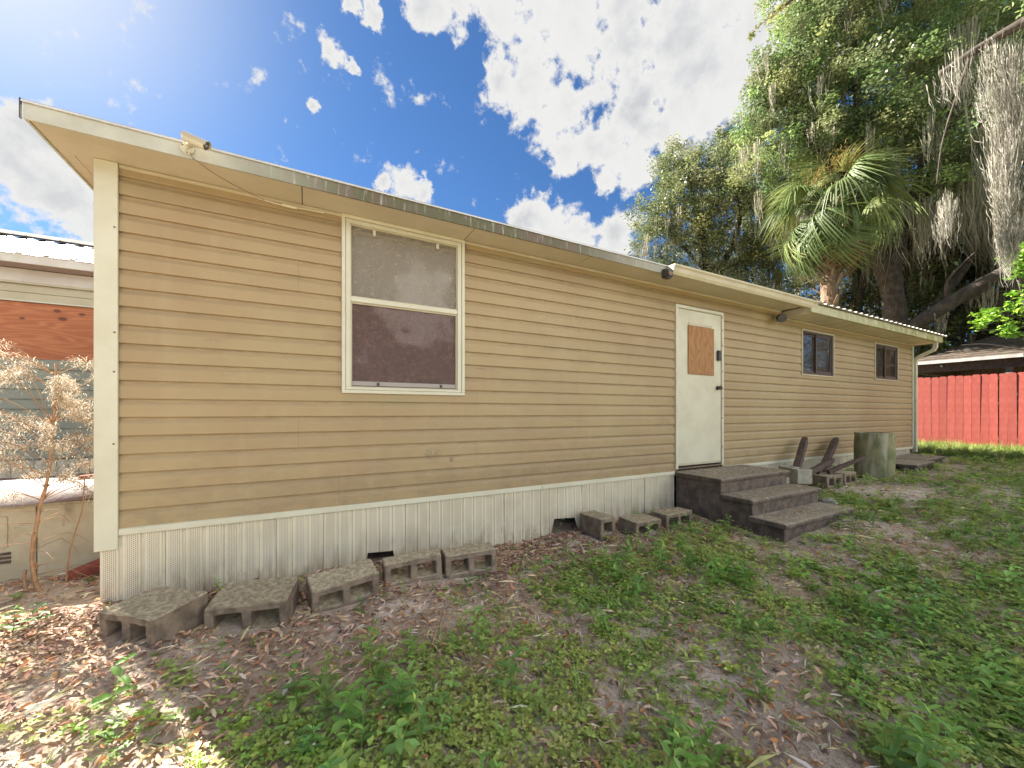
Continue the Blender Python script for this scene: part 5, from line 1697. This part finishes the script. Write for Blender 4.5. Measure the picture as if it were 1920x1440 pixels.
oak((12.8, -6.6, .25),
    [([(12.8, -6.6, -.1), (12.9, -6.5, 2.4), (12.8, -6.4, 4.4), (12.9, -6.0, 6.0)], .48, .38),
     ([(12.9, -6.0, 5.8), (13.3, -4.4, 8.0), (13.9, -2.6, 9.4), (14.3, -1.0, 10.0), (14.1, .3, 9.7)], .26, .07),
     ([(12.8, -6.2, 5.6), (11.0, -6.6, 7.6), (9.0, -5.9, 9.0), (7.3, -3.6, 8.6), (6.3, -1.9, 7.5), (5.75, -.85, 6.75), (5.45, -.5, 6.42)], .22, .012),
     ([(12.9, -6.3, 6), (13.2, -7.4, 8.4), (13, -8.8, 10.4)], .25, .08),
     ([(14.1, -.2, 9.7), (14.0, .2, 8.0), (13.95, .3, 6.9)], .03, .012)],
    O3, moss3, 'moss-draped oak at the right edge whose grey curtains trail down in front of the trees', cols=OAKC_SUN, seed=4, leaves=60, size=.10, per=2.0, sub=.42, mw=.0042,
    mcol=((.33, .31, .26), (.26, .25, .21), (.41, .385, .33)))

# the twig that dips into the top of the picture
def twig():
    t = empty('overhanging_twig', (5.52, -.52, 6.5), label='slender leafy twig dipping from above into the cloudy sky', cat='branch')
    mb = MB()
    b = Vector((5.52, -.52, 6.5))
    pts = [(5.50, -.53, 6.46), (5.32, -.42, 6.30), (5.18, -.34, 6.18), (5.03, -.26, 6.00)]
    limb(mb, [Vector(p) - b for p in pts], .011, .003, seg=5, seed=3)
    limb(mb, [Vector(p) - b for p in ((5.32, -.42, 6.30), (5.2, -.42, 6.30), (5.14, -.44, 6.26))], .004, .002, seg=4, seed=4)
    mb.obj('stem', 'dry_stem', t, smooth=True)
    g = np.random.default_rng(3)
    it = []
    P = [Vector(p) for p in pts]
    lv, lf = leaf_t(.062, .030, .15, .15)
    for k in range(46):
        u = g.random() ** .9 * 2.99; i = int(u); q = P[i].lerp(P[i + 1], u - i)
        q = q + Vector(g.normal(0, .012, 3)) + (Vector((0, 0, .03)) if u < 1 else Vector((0, 0, 0)))
        if .9 < u < 2.2 and g.random() < .75: continue
        it.append((place(lv, g.uniform(0, 6.3), g.normal(-.3, .7), tuple(q - b), g.uniform(.6, 1.3)), lf, np.array((.16, .19, .04)) * g.uniform(.6, 1.3)))
    v, f, c = assemble(it)
    link('leaves', fast_mesh('leaves', v, f, c), 'leaf', t)
twig()

# bright sapling at the right edge
def sapling():
    bx, by = 15.9, -.95
    t = empty('young_tree', (bx, by, .3), label='bright lime-green young tree at the right edge above the red fence', cat='tree')
    mb = MB()
    limb(mb, [(0, 0, -.2), (.05, .1, 1.6), (.0, .15, 3.0), (-.1, .3, 4.2)], .05, .015, seed=2, seg=7)
    for k in range(7):
        a = 2.0 + k * .5; z = 2.4 + k * .3
        limb(mb, [(0, .12, z), (math.cos(a) * .5, .2 + math.sin(a) * .6, z + .25), (math.cos(a) * .8, .3 + math.sin(a) * 1.0, z + .3)], .018, .005, seed=k, seg=5)
    mb.obj('trunk', 'bark', t, smooth=True)
    blobs = [(-.2, .25, 4.75, .30), (-.3, -.1, 5.0, .35), (-.2, .55, 3.4, .30), (-.1, .9, 3.35, .25), (0, .2, 3.6, .42), (.1, -.3, 3.9, .55), (-.1, .35, 2.95, .32), (0, 0, 4.4, .4), (.2, -.9, 4.2, .7), (-.1, -.2, 2.9, .3), (.2, -1.2, 3.2, .6)]
    (v, f, c), C = leaf_cloud(blobs, 22, 26, .10, .16, ((.22, .40, .04), (.28, .46, .05), (.17, .32, .04)), 9, flat=.5)
    link('crown', fast_mesh('crown', v, f, c), 'leaf', t)
sapling()

# woods behind everything
def woods():
    g = random.Random(12)
    blobs = []
    for k in range(62):
        x = g.uniform(25, 33); y = g.uniform(-13, 13)
        blobs.append((x, y, g.uniform(.8, 12), g.uniform(1.7, 3.0)))
    for k in range(48):
        blobs.append((g.uniform(25.5, 30), g.uniform(-1.5, 8), g.uniform(3.5, 12), g.uniform(1.9, 2.7)))
    for k in range(26):
        blobs.append((g.uniform(21, 24.5), g.uniform(.5, 9), g.uniform(.5, 6.5), g.uniform(1.0, 1.7)))
    (v, f, c), C = leaf_cloud(blobs, 1.35, 33, .19, .6, ((.05, .075, .022), (.10, .14, .03), (.035, .05, .018), (.16, .20, .05), (.07, .065, .03)), 21)
    link('woodland', fast_mesh('woodland', v, f, c), 'leaf', None, kind='stuff', label='dense mossy woodland rising beyond the gazebo')
    ms = []
    for k in range(330):
        ms.append((g.uniform(21.5, 26.5), g.uniform(-6, 9), g.uniform(2.5, 10.5), g.uniform(.05, .22), g.uniform(.8, 2.8), g.randint(14, 34)))
    v, f, c = moss_arrays(ms, 31, w=.02, col=((.30, .28, .20), (.22, .21, .15), (.40, .35, .24), (.18, .15, .11)))
    link('woodland_moss', fast_mesh('woodland_moss', v, f, c), 'moss_strand', None, kind='stuff', label='grey moss veils hanging through the woodland')
    for k, (x, y, r_, h) in enumerate(((22.0, 4.6, .22, 9), (24.5, 1.6, .3, 11), (21.6, 5.8, .28, 10), (25.5, -2.2, .3, 10), (26, 6.5, .35, 12), (23.2, 3.4, .16, 8))):
        mb = MB(); limb(mb, [(0, 0, -.3), (.2 * math.sin(k), .3 * math.cos(k), h * .4), (.5 * math.cos(k * 2), .4 * math.sin(k * 3), h)], r_, r_ * .4, seed=k)
        lab = ['dark forked woodland trunk nearest the palm', 'thick woodland trunk above the gazebo roof', 'dark trunk seen through leaves just right of the palm stem', 'woodland trunk behind the right half of the gazebo', 'far woodland trunk behind the great oak', 'thin pale woodland stem next to the great oak trunk'][k]
        o = mb.obj('woodland_trunk', 'bark', None, smooth=True, label=lab, cat='tree trunk', group='bare trunks in the woodland'); o.location = (x, y, .3)
woods()


# ------------------------------------------------------------------ cabbage palm
def palm():
    base = Vector((16.0, 3.4, .30)); H_ = 7.9
    t = empty('cabbage_palm', base, label='shaggy fan palm with drooping fronds rising behind the roof end', cat='palm tree')
    r = random.Random(8)
    mb = MB()
    pts, rad = [], []
    for i in range(26):
        z = H_ * i / 25
        pts.append((.03 * math.sin(z * 1.3), .03 * math.cos(z), z)); rad.append(.20 + .03 * math.sin(i * 2.3) * r.random() + (.05 if z > 4.6 else 0))
    mb.tube(pts, rad, 14)
    mb.obj('trunk', 'palm_bark', t, jitter=.02)
    # old leaf bases
    bt = MB(); w = .055
    bt.add([(-w, 0, 0), (w, 0, 0), (w * .35, .10, .34), (-w * .35, .10, .34), (-w * .8, -.02, 0), (w * .8, -.02, 0), (w * .3, .085, .35), (-w * .3, .085, .35)],
           [(0, 1, 2, 3), (4, 7, 6, 5), (0, 3, 7, 4), (1, 5, 6, 2), (3, 2, 6, 7), (0, 4, 5, 1)])
    bm_ = bt.mesh('leaf_base')
    for k in range(64):
        z = 2.2 + (H_ - 2.3) * (k / 64) ** .8; a = k * 2.4
        o = link('leaf_base', bm_, 'palm_bark', t)
        rr = .20
        o.location = (math.cos(a) * rr, math.sin(a) * rr, z); o.rotation_euler = (R(r.uniform(-30, 5)), R(r.uniform(-12, 12)), a - PI / 2); s = r.uniform(1.0, 1.6); o.scale = (s, s, s)

    def frond_arrays(seed, dead=False):
        g = random.Random(seed); it = []
        # petiole along +y, arching; fan at its end
        Lp = .9 if not dead else .5
        pp = []
        for i in range(7):
            u = i / 6; pp.append(np.array((0, Lp * u, -.10 * u * u)))
        for i in range(6):
            a, b = pp[i], pp[i + 1]; w = .018 * (1 - .4 * i / 6)
            v = np.array([a + (w, 0, 0), a - (w, 0, 0), b - (w * .9, 0, 0), b + (w * .9, 0, 0), a + (0, 0, -w), b + (0, 0, -w)])
            it.append((v, np.array([(0, 3, 2, 1), (0, 4, 5, 3), (1, 2, 5, 4)]), (1.0, 1.0, .8)))
        n = 38
        o = pp[-1]
        for k in range(n):
            a = (k / (n - 1) - .5) * 2 * R(100 if not dead else 60)
            L = (1.0 - .28 * abs(a) / R(118)) * g.uniform(.72, 1.1) * (1.0 if not dead else .9)
            S = 7; v = []
            droop = g.uniform(.8, 2.1) if not dead else g.uniform(.9, 1.3)
            start = .10 * abs(math.cos(a / 2))
            for i in range(S + 1):
                u = i / S; rr = L * u
                x = math.sin(a) * rr; y = math.cos(a) * rr + start
                z = -.06 * u - droop * max(0, u - .35) ** 1.6 * L * 1.3 - .10 * abs(math.sin(a)) * u
                if u > .45: y -= .55 * (u - .45) ** 2
                w = .021 * min(1, .35 + u * 2.2) * (1 - max(0, u - .5) ** 1.3 * 2.2)
                w = max(w, .0015)
                pxv, pyv = math.cos(a) * w, -math.sin(a) * w
                v += [(x + pxv, y + pyv, z + w * .5), (x, y, z), (x - pxv, y - pyv, z + w * .5)]
            f = []
            for i in range(S):
                f += [(3 * i, 3 * i + 3, 3 * i + 4, 3 * i + 1), (3 * i + 1, 3 * i + 4, 3 * i + 5, 3 * i + 2)]
            it.append((np.array(v) + o, np.array(f), (g.uniform(.85, 1.15),) * 3))
        return assemble(it)
    variants = [frond_arrays(s) for s in range(4)]
    dead_v = [frond_arrays(s + 50, True) for s in range(2)]
    def mk(var, col, nm):
        v, f, c = var
        return fast_mesh(nm, v, f, c * np.array(col))
    live = [mk(variants[i % 4], c, 'frond') for i, c in enumerate([(.11, .16, .05), (.09, .13, .042), (.17, .21, .065), (.11, .145, .055), (.23, .24, .085), (.07, .10, .038)])]
    dead = [mk(dead_v[i % 2], c, 'dead_frond') for i, c in enumerate([(.40, .26, .14), (.30, .19, .10), (.46, .33, .20)])]
    k = 0
    for ring, (cnt, el0, z, s0) in enumerate(((4, 72, .18, .85), (7, 42, .1, 1.0), (9, 12, 0, 1.08), (10, -20, -.10, 1.15), (8, -52, -.22, 1.18))):
        for i in range(cnt):
            a = 2 * PI * (i + .5 * (ring % 2)) / cnt + r.uniform(-.2, .2)
            if ring == 4: a = 1.2 + (i - 3.5) * .33 + r.uniform(-.1, .1)
            el = R(el0 + r.uniform(-13, 13))
            o = link('frond', live[r.randrange(6)], 'frond', t)
            rot = Matrix.Rotation(a, 4, 'Z') @ Matrix.Rotation(el, 4, 'X') @ Matrix.Rotation(r.uniform(-.9, .9), 4, 'Y')
            s = s0 * r.uniform(.85, 1.1)
            o.matrix_local = Matrix.Translation((math.cos(a + PI / 2) * .12, math.sin(a + PI / 2) * .12, H_ + .15 + z)) @ rot @ Matrix.Scale(s, 4)
    for (a, el, s) in ((-2.1, -62, 1.5), (-1.85, -70, 1.6), (-2.4, -75, 1.5), (-1.5, -80, 1.4), (2.9, -76, 1.3), (-2.6, -66, 1.4)):
        o = link('frond', dead[r.randrange(3)], 'frond', t, label='dead brown hanging frond')
        rot = Matrix.Rotation(a, 4, 'Z') @ Matrix.Rotation(R(el), 4, 'X')
        o.matrix_local = Matrix.Translation((math.cos(a + PI / 2) * .5, math.sin(a + PI / 2) * .5, H_ - .15)) @ rot @ Matrix.Scale(s, 4)
    # flower stalks
    g = np.random.default_rng(5); it = []
    for (fx, fy, fz) in ((-1.0, -.1, .85), (-.4, -.5, 1.35)):
        c0 = np.array((fx, fy, H_ + fz))
        for q in range(240):
            p = c0 + g.normal(0, (.2, .2, .22)); lv, lf = leaf_s(.13, .016, .1, .4)
            it.append((place(lv, g.uniform(0, 6.3), g.normal(-.6, .5), tuple(p)), lf, np.array((.30, .22, .07)) * g.uniform(.6, 1.2)))
    v, f, c = assemble(it)
    link('flower_stalk', fast_mesh('flower_stalk', v, f, c), 'plume', t, kind='stuff')
palm()


# ------------------------------------------------------------------ dried dog-fennel at the left corner
def dry_plant():
    bx, by = -1.50, .36
    base = Vector((bx, by, float(gz(bx, by))))
    t = empty('dry_plant', base, label='tall dried weed with pale feathery plumes at the left corner of the home', cat='plant')
    mb = MB()
    g = random.Random(6)
    main = [(.03, 0, -.02), (-.02, 0, .05), (-.035, -.01, .22), (-.02, .0, .45), (.02, .02, .75), (.04, .03, 1.08), (.05, .04, 1.48)]
    P = limb(mb, main, .015, .006, seg=7, seed=1, wob=.3)
    limb(mb, [(.09, .05, -.02), (.11, .05, .25), (.17, .04, .5), (.19, .02, .72)], .006, .003, seg=5, seed=2)
    limb(mb, [(-.06, 0, -.01), (-.075, 0, .1), (-.07, 0, .16)], .010, .008, seg=6, seed=3)
    limb(mb, [(-.05, .01, .17), (-.02, .0, .165), (-.025, .0, .2)], .008, .006, seg=6, seed=3)
    tips = []
    for k in range(54):
        u = g.uniform(.60, 1.0); q = P[min(len(P) - 1, int(u * (len(P) - 1)))]
        a = g.uniform(0, 2 * PI); L = g.uniform(.2, .85) * (1.15 - .35 * u) * (.62 if math.cos(a) > .2 else 1)
        up = g.uniform(.3, .95)
        p1 = q + Vector((math.cos(a) * L * .5, math.sin(a) * L * .42, L * up * .6))
        p2 = q + Vector((math.cos(a) * L, math.sin(a) * L * .8, L * up * .55 - .02))
        p3 = p2 + Vector((math.cos(a) * .12, math.sin(a) * .10, -g.uniform(.04, .15)))
        pp = limb(mb, [q, p1, p2, p3], .003, .0012, seg=4, sub=3, seed=k)
        tips.append(pp)
    for k in range(18):                          # bare low twigs
        u = g.uniform(.25, .6); q = P[int(u * (len(P) - 1))]; a = g.uniform(0, 6.3); L = g.uniform(.1, .4)
        limb(mb, [q, q + Vector((math.cos(a) * L * .6, math.sin(a) * L * .5, .03)), q + Vector((math.cos(a) * L, math.sin(a) * L * .8, -g.uniform(.02, .12)))], .002, .001, seg=4, sub=2, seed=k)
    mb.obj('stem', 'dry_stem', t, smooth=True)
    it = []; n = np.random.default_rng(4)
    S = 3
    V, F, Cc = [], [], []; b = 0
    for pp in tips:
        ln = len(pp)
        for j in range(430):
            u = n.uniform(.28, 1.0) * (ln - 1); i = min(int(u), ln - 2)
            p = np.array(pp[i].lerp(pp[i + 1], u - i)) + n.normal(0, .019, 3)
            a = n.uniform(0, 6.3); L = n.uniform(.010, .036); w = n.uniform(.0008, .0021)
            d = np.array((math.cos(a), math.sin(a), n.uniform(-.9, .5))); d /= np.linalg.norm(d)
            sd_ = np.cross(d, (0, 0, 1)); sd_ = sd_ / (np.linalg.norm(sd_) + 1e-6) * w
            q = p + d * L * .55 + np.array((0, 0, -.001)); e = p + d * L + np.array((0, 0, -.35 * L))
            V += [p + sd_, p - sd_, q + sd_, q - sd_, e]; F += [(b, b + 2, b + 1), (b + 1, b + 2, b + 3), (b + 2, b + 4, b + 3)]
            c = np.array([(.50, .44, .34), (.64, .58, .47), (.36, .28, .19), (.46, .37, .27)][n.integers(4)]) * n.uniform(.8, 1.1)
            Cc += [c] * 5; b += 5
    link('plumes', fast_mesh('plumes', np.array(V), np.array(F), np.array(Cc)), 'plume', t)
dry_plant()
# green seedling leaf by the red brick handled with the weeds; small dead twig on the middle tread
o = MB(); limb(o, [(0, 0, 0), (.1, .03, .012), (.22, .02, .006), (.30, .05, .01)], .005, .002, seg=5, seed=3)
limb(o, [(.1, .03, .012), (.15, .09, .012), (.2, .11, .008)], .003, .0015, seg=5, seed=4)
tw = o.obj('dead_twig', 'dry_stem', None, smooth=True, label='thin forked dead twig lying on the lowest concrete tread', cat='twig')
tw.location = (4.45, -1.10, .134)
